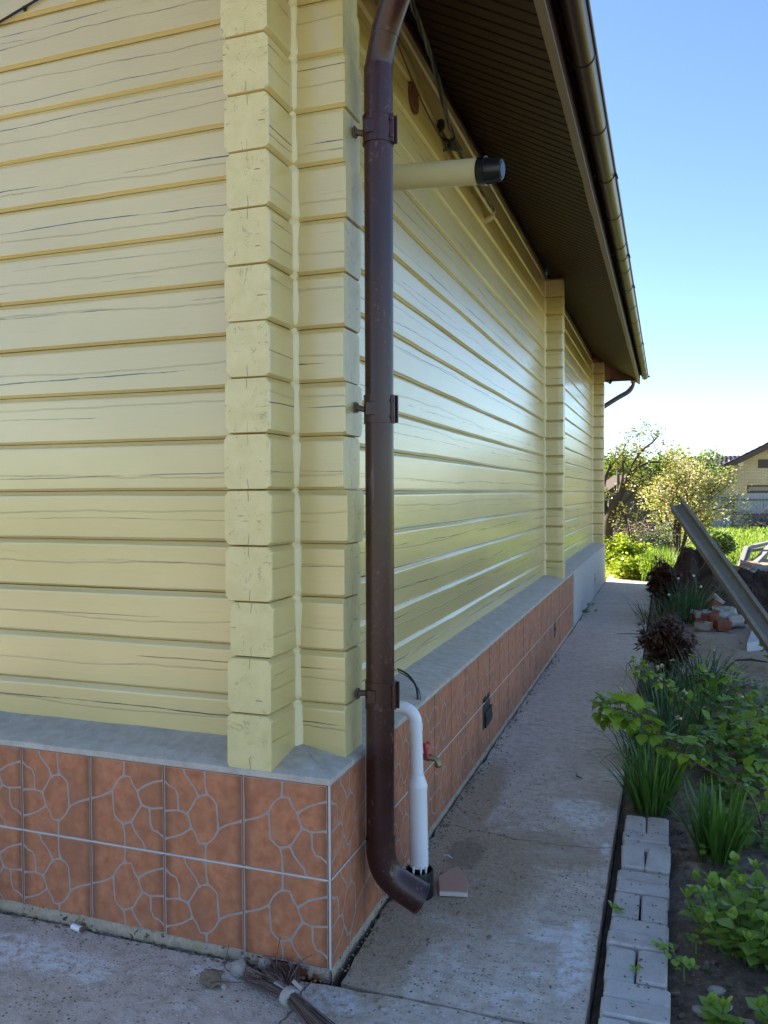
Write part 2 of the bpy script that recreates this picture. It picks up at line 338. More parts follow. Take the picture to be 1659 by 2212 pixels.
def path_mat():
    m = M('worn concrete path'); P = m.co(); X = m.sep(P); x, y = X[0], X[1]
    n = m.noise(P, 6, 6, .65); n2 = m.noise(P, 1.6, 5, .6); n3 = m.noise(P, 45, 4, .7); ns = m.noise(m.map(P, (9, 30, 9)), 1, 5)
    col = m.mix(m.rng(n, .35, .68), (.53, .42, .33), (.71, .585, .475))
    col = m.mix(m.rng(n2, .40, .62, 0, .55), col, (.58, .45, .375))
    col = m.mix(m.rng(ns, .52, .70, 0, .45), col, (.36, .285, .235))
    mott = m.noise(P, 22, 5, .7); col = m.mix(m.rng(mott, .48, .66, 0, .6), col, (.35, .28, .235)); col = m.mix(m.rng(mott, .5, .32, 0, .5), col, (.66, .58, .54))
    near = m.rng(y, 1.0, 3.4, 1, .25)
    # pale scuffed skin patches
    pal = m.math('MULTIPLY', m.rng(m.noise(m.map(P, (1, 1.7, 1), (3.1, 1.2, 0)), 3.1, 7, .68), .565, .66), near)
    col = m.mix(m.math('MULTIPLY', pal, .75), col, (.76, .72, .69))
    # (pale worn spots come further down)
    # grains of aggregate
    vd = m.vor(P, 72); vc = m.vor(P, 72, out='Color'); sc_ = m.sep(vc)
    g = m.math('MULTIPLY', m.rng(vd, .22, .36, 1, 0), m.rng(n2, .36, .56, 1, .35))
    col = m.mix(m.math('MULTIPLY', m.math('MULTIPLY', g, m.rng(sc_[0], .60, .62)), near), col, (.12, .092, .078))
    col = m.mix(m.math('MULTIPLY', m.math('MULTIPLY', g, m.rng(sc_[1], .70, .72)), near), col, (.72, .65, .62))
    vd2 = m.vor(P, 34); s2 = m.sep(m.vor(P, 34, out='Color'))
    col = m.mix(m.math('MULTIPLY', m.math('MULTIPLY', m.rng(vd2, .13, .2, 1, 0), m.rng(s2[0], .74, .76)), near), col, (.09, .07, .06))
    col = m.mix(m.math('MULTIPLY', m.math('MULTIPLY', m.rng(vd2, .10, .15, 1, 0), m.rng(s2[2], .9, .91)), near), col, (.8, .74, .72))
    # sandy dirt washed out at the foot of the wall
    def blob(cx, cy, rx, ry, soft=.5):
        dx = m.math('DIVIDE', m.math('SUBTRACT', x, cx), rx); dy = m.math('DIVIDE', m.math('SUBTRACT', y, cy), ry)
        r = m.math('SQRT', m.math('ADD', m.math('MULTIPLY', dx, dx), m.math('MULTIPLY', dy, dy)))
        r = m.math('ADD', r, m.math('MULTIPLY_ADD', m.noise(P, 9, 6, .7), 1.5, -.75))
        return m.rng(r, 1+soft*.4, 1-soft*.4)
    sand = m.math('MAXIMUM', blob(.10, .25, .16, .45), m.math('MAXIMUM', blob(.30, .95, .30, .55, .8), m.math('MAXIMUM', blob(.12, 1.7, .13, .7), m.math('MULTIPLY', blob(.52, 1.25, .30, .2), .8))))
    col = m.mix(m.math('MULTIPLY', sand, .75), col, m.mix(m.rng(n3, .3, .7), (.38, .255, .15), (.64, .47, .31)))
    wet = blob(.215, 1.10, .085, .17, .4)
    col = m.mix(m.math('MULTIPLY', wet, .35), col, (.085, .052, .04))
    pb = m.math('MAXIMUM', m.math('MAXIMUM', blob(.70, 1.78, .15, .20, .5), blob(.835, 1.36, .022, .07, .5)), m.math('MAXIMUM', blob(.79, .42, .055, .26, .6), m.math('MAXIMUM', blob(-1.1, -.22, .32, .09, .8), blob(.05, -.12, .12, .08, .8))))
    pbn = m.math('MULTIPLY', pb, m.rng(m.noise(P, 26, 5, .7), .40, .56))
    col = m.mix(m.math('MULTIPLY', pbn, .85), col, (.80, .77, .75))
    sand2 = m.math('MULTIPLY', m.rng(m.noise(P, 2.4, 6, .7), .60, .70), .35)
    col = m.mix(sand2, col, (.42, .31, .22))
    # cracks and the expansion joints
    def joint(y0, amp, wid, f=2.0):
        wv = m.math('MULTIPLY_ADD', m.noise(m.comb(m.math('MULTIPLY', x, f), y0, 0), 1, 5, .6), amp, y0-amp/2)
        return m.rng(m.math('ABSOLUTE', m.math('SUBTRACT', y, wv)), wid, wid*2.2, 1, 0)
    jt = m.math('MAXIMUM', m.math('MULTIPLY', joint(1.36, .35, .0022), .7), m.math('MAXIMUM', joint(10.1, .1, .012, .6), m.math('MULTIPLY', joint(3.3, .5, .003, 1.2), .6)))
    xv = m.math('MULTIPLY_ADD', m.noise(m.comb(0, m.math('MULTIPLY', y, 6), 3), 1, 5, .6), .16, -.13)
    dc = m.math('MULTIPLY', m.rng(m.math('ABSOLUTE', m.math('SUBTRACT', x, xv)), .0015, .0045, 1, 0), m.rng(y, -.02, -.04))
    jt = m.math('MAXIMUM', jt, dc)
    col = m.mix(m.math('MULTIPLY', jt, .6), col, (.10, .08, .065))
    h = m.math('ADD', m.math('MULTIPLY', n3, .5), m.math('ADD', m.math('MULTIPLY', n, 1.2), m.math('ADD', m.math('MULTIPLY', pal, .35), m.math('MULTIPLY', jt, -1.5))))
    h = m.math('ADD', h, m.math('MULTIPLY', m.math('MULTIPLY', m.noise(P, 60, 4, .75), 2.2), sand))
    h = m.math('ADD', h, m.math('MULTIPLY', m.rng(vd, 0, .4, 1, 0), m.math('MULTIPLY', near, .35)))
    return m.fin(col, .85, m.bump(h, .009, 1), .25)
M_PATH = path_mat()
def soil_mat():
    m = M('garden soil'); P = m.co(); X = m.sep(P); n = m.noise(P, 14, 7, .7); n2 = m.noise(P, 1.1, 4); n3 = m.noise(P, 90, 4, .7)
    col = m.ramp(n, [(.3, (.13, .09, .066)), (.52, (.25, .18, .135)), (.75, (.42, .32, .25))])
    dry = m.math('MULTIPLY', m.rng(X[1], 2.6, 4.2), m.rng(X[0], .95, 1.5))
    col = m.mix(m.math('MULTIPLY', dry, m.rng(n2, .3, .5, .75, 1)), col, m.mix(n, (.34, .255, .185), (.52, .41, .31)))
    v = m.vor(P, 60); vs_ = m.sep(m.vor(P, 60, out='Color'))
    col = m.mix(m.math('MULTIPLY', m.rng(v, .2, .3, 1, 0), m.rng(vs_[0], .9, .92)), col, (.33, .31, .30))
    return m.fin(col, .95, m.bump(m.math('ADD', n, m.math('MULTIPLY', n3, .5)), .02, 1), .15)
M_SOIL = soil_mat()
M_HEAP = simple('dark dug earth', (.028, .018, .012), (.11, .07, .05), 26, .97, .02, .1)
def lawn_mat():
    m = M('meadow grass'); P = m.co(); n = m.noise(P, 3, 6, .7); n2 = m.noise(P, .25, 4); n3 = m.noise(P, 40, 3, .8)
    col = m.ramp(m.math('ADD', m.math('MULTIPLY', n, .6), m.math('MULTIPLY', n2, .4)), [(.3, (.10, .14, .015)), (.5, (.19, .22, .03)), (.7, (.27, .28, .06))])
    return m.fin(col, .9, m.bump(m.math('ADD', n, n3), .06, 1), .2)
M_LAWN = lawn_mat()
def leaf_mat(name, stops, trans=.35, rough=.45, bright=1.25, spec=.35):
    m = M(name); r = m.island(); n = m.noise(m.co(), 35, 3)
    f = m.math('ADD', m.math('MULTIPLY', r, .85), m.math('MULTIPLY_ADD', n, .3, -.08), clamp=True)
    col = m.ramp(f, stops); k = tuple(min(1, bright) for _ in range(3))
    tc = m.mix(1.0, col, (1.15, 1.2, .55), 'MULTIPLY')
    return m.leafy(col, rough, trans, tc, None, spec)
G_RASP = leaf_mat('raspberry leaves', [(0, (.15, .24, .024)), (.5, (.24, .36, .04)), (1, (.33, .45, .07))])
G_DARK = leaf_mat('low green leaves', [(0, (.08, .16, .025)), (.5, (.15, .25, .038)), (1, (.23, .34, .06))])
G_IRIS = leaf_mat('iris blades', [(0, (.04, .11, .015)), (.5, (.085, .185, .028)), (.93, (.17, .27, .065)), (1, (.34, .31, .13))], .25, .38)
G_DAFF = leaf_mat('daffodil blades', [(0, (.028, .08, .028)), (.6, (.06, .135, .05)), (1, (.15, .23, .12))], .2, .38)
G_PHLOX = leaf_mat('broad bright leaves', [(0, (.17, .27, .034)), (.5, (.26, .38, .06)), (1, (.36, .47, .13))], .3, .5)
G_PEON = leaf_mat('dark red peony leaves', [(0, (.035, .011, .008)), (.45, (.08, .024, .014)), (.75, (.11, .046, .020)), (1, (.13, .095, .035))], .2, .42)
G_YEL = leaf_mat('yellow green leaves', [(0, (.14, .22, .02)), (.5, (.26, .33, .03)), (1, (.40, .44, .07))], .45)
G_GRASS = leaf_mat('tall grass blades', [(0, (.10, .20, .02)), (.5, (.18, .28, .035)), (1, (.30, .36, .08))], .45)
G_FLOW = leaf_mat('young leaves and blossom', [(0, (.18, .25, .06)), (.28, (.28, .33, .09)), (.46, (.37, .36, .13)), (.58, (.44, .31, .19)), (.72, (.52, .42, .32)), (.86, (.64, .55, .48)), (1, (.76, .70, .66))], .4)
G_OLD = leaf_mat('sparse young leaves', [(0, (.10, .14, .03)), (.5, (.20, .22, .05)), (1, (.34, .28, .09))], .4)
G_FAR = leaf_mat('distant foliage', [(0, (.06, .12, .02)), (.5, (.12, .19, .035)), (1, (.22, .27, .07))], .35)
G_BLUE = leaf_mat('dull shrub leaves', [(0, (.03, .055, .03)), (.6, (.06, .085, .05)), (.85, (.14, .16, .13)), (1, (.45, .46, .45))], .25)
M_PETAL = simple('white petals', (.72, .72, .62), (.82, .82, .76), 40, .6, 0)
M_PETALD = simple('withered petals', (.50, .42, .27), (.62, .55, .40), 40, .7, 0)
M_STEMG = simple('green stem', (.07, .12, .03), (.11, .17, .05), 30, .5, 0)
M_STEMR = simple('red brown cane', (.10, .035, .02), (.20, .085, .05), 40, .4, .001)
M_STEMD = simple('dark red stem', (.06, .012, .012), (.12, .03, .025), 40, .4, 0)
M_BARK = simple('dark bark', (.035, .026, .022), (.10, .08, .068), 25, .95, .01, .15)
M_TWIG = simple('dry twigs', (.07, .038, .030), (.19, .115, .09), 18, .7, 0)
M_DRY = simple('dry bramble', (.09, .065, .055), (.19, .145, .12), 12, .9, 0)
M_CONC = simple('mossy concrete', (.12, .11, .09), (.42, .385, .33), 26, .9, .006, .2, det=7)
M_CONC2 = simple('pale concrete', (.40, .41, .42), (.52, .53, .54), 26, .85, .003, .25)
M_GREYW = simple('grey weathered wood', (.16, .155, .155), (.26, .25, .245), 22, .85, .003, .2)
M_BRICKR = simple('red broken brick', (.20, .065, .038), (.31, .12, .075), 40, .95, .006, .15)
M_BRICKO = simple('orange brick', (.30, .15, .09), (.44, .26, .17), 20, .95, .006, .15)
M_LIME = simple('lime mortar crust', (.26, .235, .21), (.46, .42, .385), 40, .95, .006, .15)
M_FENCE = simple('pale blue grey sheet', (.27, .285, .33), (.32, .335, .38), 2, .5, .0005, .4)
M_FPOST = simple('dark red fence post', (.10, .05, .06), (.14, .07, .08), 10, .5, 0)
M_FRAMEB = simple('brown window frame', (.07, .038, .030), (.09, .05, .04), 20, .4, 0)
M_SHED = simple('old shed wood', (.05, .04, .035), (.10, .085, .078), 6, .9, .004, .15)
def brick_mat():
    m = M('yellow brickwork'); n = m.n.new('ShaderNodeTexBrick'); o = m.obj(); X = m.sep(o)
    m.L(m.comb(X[0], X[2], 0), n.inputs['Vector']); n.inputs['Scale'].default_value = 1
    n.inputs['Brick Width'].default_value = .30; n.inputs['Row Height'].default_value = .085; n.inputs['Mortar Size'].default_value = .010
    n.inputs['Color1'].default_value = (.70, .50, .30, 1); n.inputs['Color2'].default_value = (.78, .58, .37, 1); n.inputs['Mortar'].default_value = (.36, .30, .22, 1)
    return m.fin(n.outputs[0], .85, m.bump(n.outputs[1], -.006, .6), .2)
M_BRICKY = brick_mat()
def glass_mat():
    m = M('window glass'); return m.fin((.05, .045, .04), .12, None, .3)
M_GLASS = glass_mat()
def rooftile_mat():
    m = M('purple metal roof tile'); o = m.obj(); X = m.sep(o)
    n = m.noise(m.co(), 3, 3)
    return m.fin(m.mix(n, (.030, .018, .024), (.05, .03, .038)), .35, None, .5)
M_RTILE = rooftile_mat()

# ================================================================== THE SETTING
g = MB(); g.grid([-600, -60, -14, -.3, .5, 2, 5, 9, 14, 20, 30, 60, 600], [-600, -60, -8, 0, 14.4, 15, 17, 20, 26, 34, 44, 60, 120, 900], lambda x, y: (x, y, -.13 if (y < 14.6 or x < -.2) else -.02))
tag(g.build('meadow', M_LAWN), kind='structure')
g = MB(); g.grid([-14, -2, 14], [-32, -16, -5.2], lambda x, y: (x, y, -.03)); tag(g.build('bounce_ground', simple('pale bounce ground', (.26, .22, .17), (.36, .31, .25), 8, .95, .01, .2)), kind='structure')  # unseen pale ground, added to bounce warm sunlight onto the house walls
def soil_h(x, y):
    z = -.045 + .030*fbm(x*2.2, y*2.2, 1) + .022*fbm(x*8, y*8, 2, 3) + .008*fbm(x*25, y*25, 5, 2)
    pit = max(0, 1-((x-2.5)/.75)**2) * max(0, 1-((y-9.55)/.6)**2)
    return z - .5*min(1, pit*2.2)
g = MB(); xs = [.845+.045*i for i in range(34)]+[2.4+.12*i for i in range(40)]+[8, 11]; ys = [-3.2+.05*i for i in range(120)]+[2.8+.09*i for i in range(120)]+[13.7, 14.4]
def sfn(x, y):
    e = min(1, max(0, (x-.845)/.05)); k = min(1, max(0, (x-1.0)/.2)) if y < 1.9 else 1
    z = soil_h(x, y)
    if y < 1.9 and x < 1.16: z = min(z, -.075)
    return (x, y, z*e+(-.12)*(1-e))
g.grid(xs, ys, sfn); tag(g.build('garden_soil', M_SOIL, smooth=80), kind='structure')
g = MB(); g.grid([-.6, .9], [-4, 15], lambda x, y: (x, y, -.10)); g.grid([-12, -.6], [-6, .3], lambda x, y: (x, y, -.10)); tag(g.build('subsoil', M_HEAP), kind='structure')
# concrete apron and side path: one worn slab with broken edges
g = MB()
def pz(x, y): return .004*fbm(x*1.7, y*1.7, 7) + .0022*fbm(x*9, y*9, 3, 3)
xs = [-9, -6, -4, -3]+[-2.4+.06*i for i in range(55)]; xs = [x for x in xs if x < .86]+[.862]
ys = [-4.5, -3.4]+[-2.4+.08*i for i in range(23)]+[-.5+.035*i for i in range(14)]
def apron(x, y):
    yy = y
    if y > -.046: yy = -.022 - .026*abs(fbm(x*7, 3, 1)) - .03*max(0, nz(x*3, 8)) - .02*max(0, 1-abs(x)/.3)
    xx = x + (.005*fbm(y*9, 2, 4) if x > .86 else 0)
    return (xx, yy, pz(x, y))
g.grid(xs, ys, apron, skirt=.11)
xs2 = [.0]+[.05+.054*i for i in range(15)]+[.862]; ys2 = [-.012+.05*i for i in range(80)]+[4+.2*i for i in range(55)]
def side(x, y):
    xx = x
    if x < .02: xx = .014 + .020*abs(fbm(y*6, 1, 2)) + (.02*max(0, nz(y*2.2, 4)))+.030*max(0, 1-y/.6)
    if x > .86: xx = .862 + .005*fbm(y*9, 2, 4) - .012*max(0, nz(y*3, 9)-.3)
    return (xx, y if y > 0 else -.010-.006*nz(x*9, 2), pz(x, y)+(-.004 if y < .0 else 0))
g.grid(xs2, ys2, side, skirt=.11)
tag(g.build('concrete_path', M_PATH, smooth=50), kind='structure')

# ================================================================== LOG HOUSE
house = thing('log_house', 'pale yellow painted log house standing on a tiled plinth beside the path', 'house', (0, 0, 0))
XS, YF, YB = -.214, .202, 13.20          # side wall face, front wall face, far end
def log(mb, axis, a0, a1, face, sgn, th, z0, z1, course, seed, ends=(True, True), near=5.0, step=.10):
    """one squared log; axis 'x' or 'y'; face = outer plane, body goes from it by sgn*th"""
    st = []; a = a0
    while a < a1-1e-6:
        st.append(a); a += step if abs(a) < near else .5
    st.append(a1)
    if ends[0]: st = [a0, a0+.007]+[s for s in st if s > a0+.012]
    if ends[1]: st = [s for s in st if s < a1-.012]+[a1-.007, a1]
    C = .0185
    secs = []
    jd = random.uniform(-.003, .003)
    for i, s in enumerate(st):
        def edge(k): return .0035*nz(s*.9, k*4.7, seed)+.0015*nz(s*4, k*3.1, seed+2)
        zb, zt = z0+edge(course)+.0012, z1+edge(course+1)-.0012
        d0 = jd+.0035*nz(s*.7, course*2.3, seed+5)
        cb = C*(1+.25*nz(s*1.3, course*1.9, seed+7)); ct = C*(1+.25*nz(s*1.3, course*2.9, seed+9))
        cb *= .54
        pr = [(d0+.015, zb), (d0+.0032, zb+cb*.82), (d0+.0006, zb+cb*1.0), (d0, zb+cb*1.12), (d0, zb+cb*1.5), (d0, (zb+zt)/2), (d0, zt-ct*1.5), (d0, zt-ct*1.12), (d0+.0006, zt-ct*1.0), (d0+.0035, zt-ct*.82), (d0+.017, zt),
              (th-.016, zt), (th-.0035, zt-C*.8), (th, zt-C*1.1), (th, zb+C*1.1), (th-.0035, zb+C*.8), (th-.016, zb)]
        inset = 0
        if (ends[0] and i == 0) or (ends[1] and i == len(st)-1): inset = .003
        loop = []
        cx, cz = th/2, (zb+zt)/2
        for d, z in pr:
            if inset: d, z = cx+(d-cx)*(1-inset/cx), cz+(z-cz)*(1-inset/.1)
            q = face+sgn*d
            loop.append((s, q, z) if axis == 'x' else (q, s, z))
        secs.append(loop)
    mb.sweep(secs)
    n = len(secs[0])
    b = len(mb.v)
    if ends[0]: mb.add(secs[0], [tuple(range(n))], 1)
    if ends[1]: mb.add(secs[-1], [tuple(range(n-1, -1, -1))], 1)
front, sidew = MB(), MB()
for k in range(-1, 21):
    z0, z1 = (.69, .9) if k == -1 else (.9+.2*k, 1.1+.2*k)
    xe = -.014+random.uniform(-.012, .008)
    if z1 > 4.05: xe = -.22-(min(z1, 4.6 if k > 16 else 4.2)-4.05)/.53 if k <= 16 else -.22-(z1-4.05)/.53
    log(front, 'x', -10.2, xe, YF, 1, .176, z0, z1, k, 3, (False, True), 2.6)
    if k == 16: z1 = 4.203
    if z1 < 4.25:
        o = random.uniform(-.015, .013); ye = random.uniform(-.010, .012)
        log(sidew, 'y', ye, YB, XS+o*.35 if False else XS, -1, .179+o, z0, z1, k, 9, (True, False), 7.0)
front.build('front_wall', [M_PX, M_EY], house, 24, True)
sidew.build('side_wall', [M_PY, M_EX], house, 24, True)
for nm, y0 in (('cross_wall', 6.76), ('cross_wall', 13.02)):
    p = MB()
    for k in range(-1, 16):
        z0, z1 = (.69, .9) if k == -1 else (.9+.2*k, 1.1+.2*k)
        log(p, 'x', -1.2 if y0 < 10 else -10.2, -.010+random.uniform(-.006, .004), y0, 1, .178, z0, z1, k, y0, (False, True), 0.5)
    p.build(nm, [M_PX, M_EY], house, 24, True)
b = MB(); b.box((-10.11, 6.7, 2.4), (.18, 13.0, 3.4)); b.box((-5.2, .42, 2.4), (9.6, .06, 3.4)); b.box((-.45, 6.7, 2.4), (.06, 12.4, 3.4))
b.build('inner_lining', M_SHED, house)
# sealant beads in the inner corners
for (cx, cy, z1) in ((XS, YF, 4.05), (XS, 6.76, 4.1), (XS, 13.02, 4.1)):
    s = MB(); secs = []; z = .70; off = 0
    while z < z1:
        k = math.floor((z-.1)/.2); random.seed(int(k*7+cy*10)); off = random.uniform(-.004, .006)
        fr = ((z-.1)/.2) % 1; ed = .013 if (fr < .06 or fr > .94) else 0
        r = .021+.007*nz(z*9, cy)+off*.6
        ox, oy = cx-.007-ed*.8, cy+.007+ed*.8
        if cy > 1: ox = cx-.007-ed*.8
        secs.append([(ox+r*1.25*math.cos(a), oy+r*1.25*math.sin(a), z) for a in arc(-PI*.62, PI*.12, 6)]); z += .014
    s.sweep(secs, closed=False); s.build('sealant_bead', M_SEAL, house, 60)
random.seed(11)
# roof, soffit, fascia
SL = .53; ZS = 4.207
def sofz(x): return ZS+SL*(XS-x)
r = MB(); ex, ez = .668, sofz(.573)+.19
rx = -5.2; rz = ez+SL*(ex-rx)
for (xa, za) in ((ex, ez), (2*rx-ex, ez)):
    vs = []
    for y in (-1.42, 14.08):
        vs += [(xa, y, za), (rx, y, rz), (rx, y, rz-.10), (xa, y, za-.05)]
    r.add(vs, [(0, 1, 5, 4), (3, 7, 6, 2), (0, 4, 7, 3), (0, 3, 2, 1), (4, 5, 6, 7)])
r.build('roof', M_ROOF, house)
s = MB(); y = -1.4; secs = []
while y < 13.98:
    for dy, dz in ((0, .013), (.010, .013), (.014, 0), (.096, 0), (.102, .013)):
        yy = y+dy; secs.append([(.574, yy, sofz(.574)+dz), (.2, yy, sofz(.2)+dz), (XS-.1, yy, sofz(XS-.1)+dz)])
    y += .104
s.sweep(secs, closed=False); s.build('soffit', M_SOFF, house)
s = MB(); s.add([(XS-.1, -1.4, sofz(XS-.1)), (rx, -1.4, sofz(rx)), (rx, .25, sofz(rx)), (XS-.1, .25, sofz(XS-.1)),
                 (.6, -1.4, sofz(.6)), (2*rx-.6, -1.4, sofz(.6)), (2*rx-.6, .25, sofz(.6))], [(0, 1, 2, 3), (1, 5, 6, 2)]); s.build('gable_soffit', M_SOFF, house)
f = MB(); f.box((.586, 6.31, 3.89), (.025, 15.5, .20)); f.box((.30, -1.405, 4.04), (.55, .02, .10), rot=Matrix.Rotation(math.atan(SL), 3, 'Y')); f.build('fascia', M_SOFF, house)
t = MB(); secs = []
for i in range(240):
    yy = -1.4+i*15.4/239; wv = .010*max(0, nz(yy*1.3, 3)-.05)+.003*nz(yy*5, 1)
    secs.append([(.573-.018-wv, yy, sofz(.555)-.001-.002), (.573-.018-wv, yy, sofz(.555)-.010-wv), (.600, yy, 3.787), (.600, yy, 3.800)])
t.sweep(secs, closed=False); t.build('edge_trim', M_TRIM, house)
c = MB(); c.box((XS+.006, 3.4, sofz(XS)-.022), (.02, 6.6, .045)); c.box((XS+.006, 9.98, sofz(XS)-.022), (.02, 6.0, .045)); c.build('corner_moulding', M_SOFF, house)
GY = 13.46; gp = MB(); x = -.4
while x < .57:
    x1 = min(x+.098, .572)
    gp.add([(x+.003, GY, 3.79), (x1-.003, GY, 3.79), (x1-.003, GY, sofz(x1)), (x+.003, GY, sofz(x)), (x+.003, GY+.03, 3.79), (x1-.003, GY+.03, 3.79), (x1-.003, GY+.03, sofz(x1)), (x+.003, GY+.03, sofz(x))],
           [(0, 1, 2, 3), (0, 4, 5, 1), (4, 7, 6, 5), (1, 5, 6, 2), (0, 3, 7, 4)]); x += .1
gp.add([(-.4, GY+.012, 3.792), (.571, GY+.012, 3.792), (.571, GY+.012, sofz(.571)+.004), (-.4, GY+.012, sofz(-.4)+.004)], [(0, 1, 2, 3)]); gp.build('gable_panel', simple('red brown plank panel', (.055, .022, .016), (.075, .031, .022), 30, .5, .001, .3), house)
# plinth core, ledge, tiles
T = .333; ZT = .677; YT = 7.81
pl = MB(); pl.box((-5.11, 6.65, .26), (10.2, 13.12, .80)); pl.build('plinth_core', M_MORT, house)
pp = MB(); pp.box((-.02, 10.50, .3), (.054, 5.40, .77)); pp.box((-.006, 12.2, .3), (.03, .012, .75)); pp.build('bare_plinth', M_PLIN, house)
le = MB()
def ledge_strip(front_side):
    secs = []; a = 0.0; L_ = 10.2 if front_side else 13.24
    while a <= L_:
        e = .004*nz(a*3, 2 if front_side else 5)+.003*nz(a*14, 3); e2 = .003*nz(a*5, 7)
        ins = min(a, .23)
        def P(o, z, oo): 
            oc = min(oo, a) if a < .23 else oo
            return (-a, o, z) if front_side else (o, a, z)
        pr = [(.006, ZT-.002, 0), (-.010+e, ZT+.002, 0), (-.011+e, .700+e2, 0), (.001+e, .706+e2, 0), (min(.12, max(.002, a)), .726+e2 if a > .12 else .706+e2+.166*a, .12), (min(.24, max(.003, a)), .752+e2 if a > .24 else .706+e2+.19*a, .24)]
        loop = []
        for o, z, oo in pr:
            A_ = o if (a == 0 and o < 0) else a
            loop.append((-A_, o, z) if front_side else (-o, A_, z))
        secs.append(loop); a += .03 if a < 4 else .2
    le.sweep(secs if front_side else secs, closed=False)
ledge_strip(True); ledge_strip(False); le.build('cement_ledge', M_LEDGE, house, 40, True)
VE = [[(0.47, 1.0), (0.465, 0.829)], [(0.465, 0.829), (0.396, 0.781), (0.35, 0.726), (0.294, 0.629), (0.172, 0.562), (0.0, 0.505)], [(0.465, 0.829), (0.551, 0.826), (0.595, 0.728), (0.652, 0.665), (0.666, 0.605), (0.705, 0.511)], [(0.652, 0.672), (0.774, 0.755), (0.88, 0.799), (1, 0.835)], [(0.705, 0.511), (0.638, 0.414), (0.584, 0.325), (0.547, 0.293), (0.447, 0.259)], [(0.705, 0.511), (0.816, 0.484), (1, 0.513)], [(0.816, 0.484), (0.824, 0.315), (0.859, 0.238), (0.928, 0.223), (1, 0.175)], [(0.303, 0.63), (0.311, 0.515), (0.323, 0.35), (0.374, 0.299), (0.444, 0.258)], [(0.444, 0.258), (0.465, 0.154), (0.468, 0)], [(0.556, 0.297), (0.601, 0.205), (0.681, 0.117), (0.725, 0.075), (0.751, 0.0)]]
JUNC = [(.465, .829), (.294, .629), (.652, .668), (.705, .511), (.816, .484), (.444, .258), (.552, .297)]
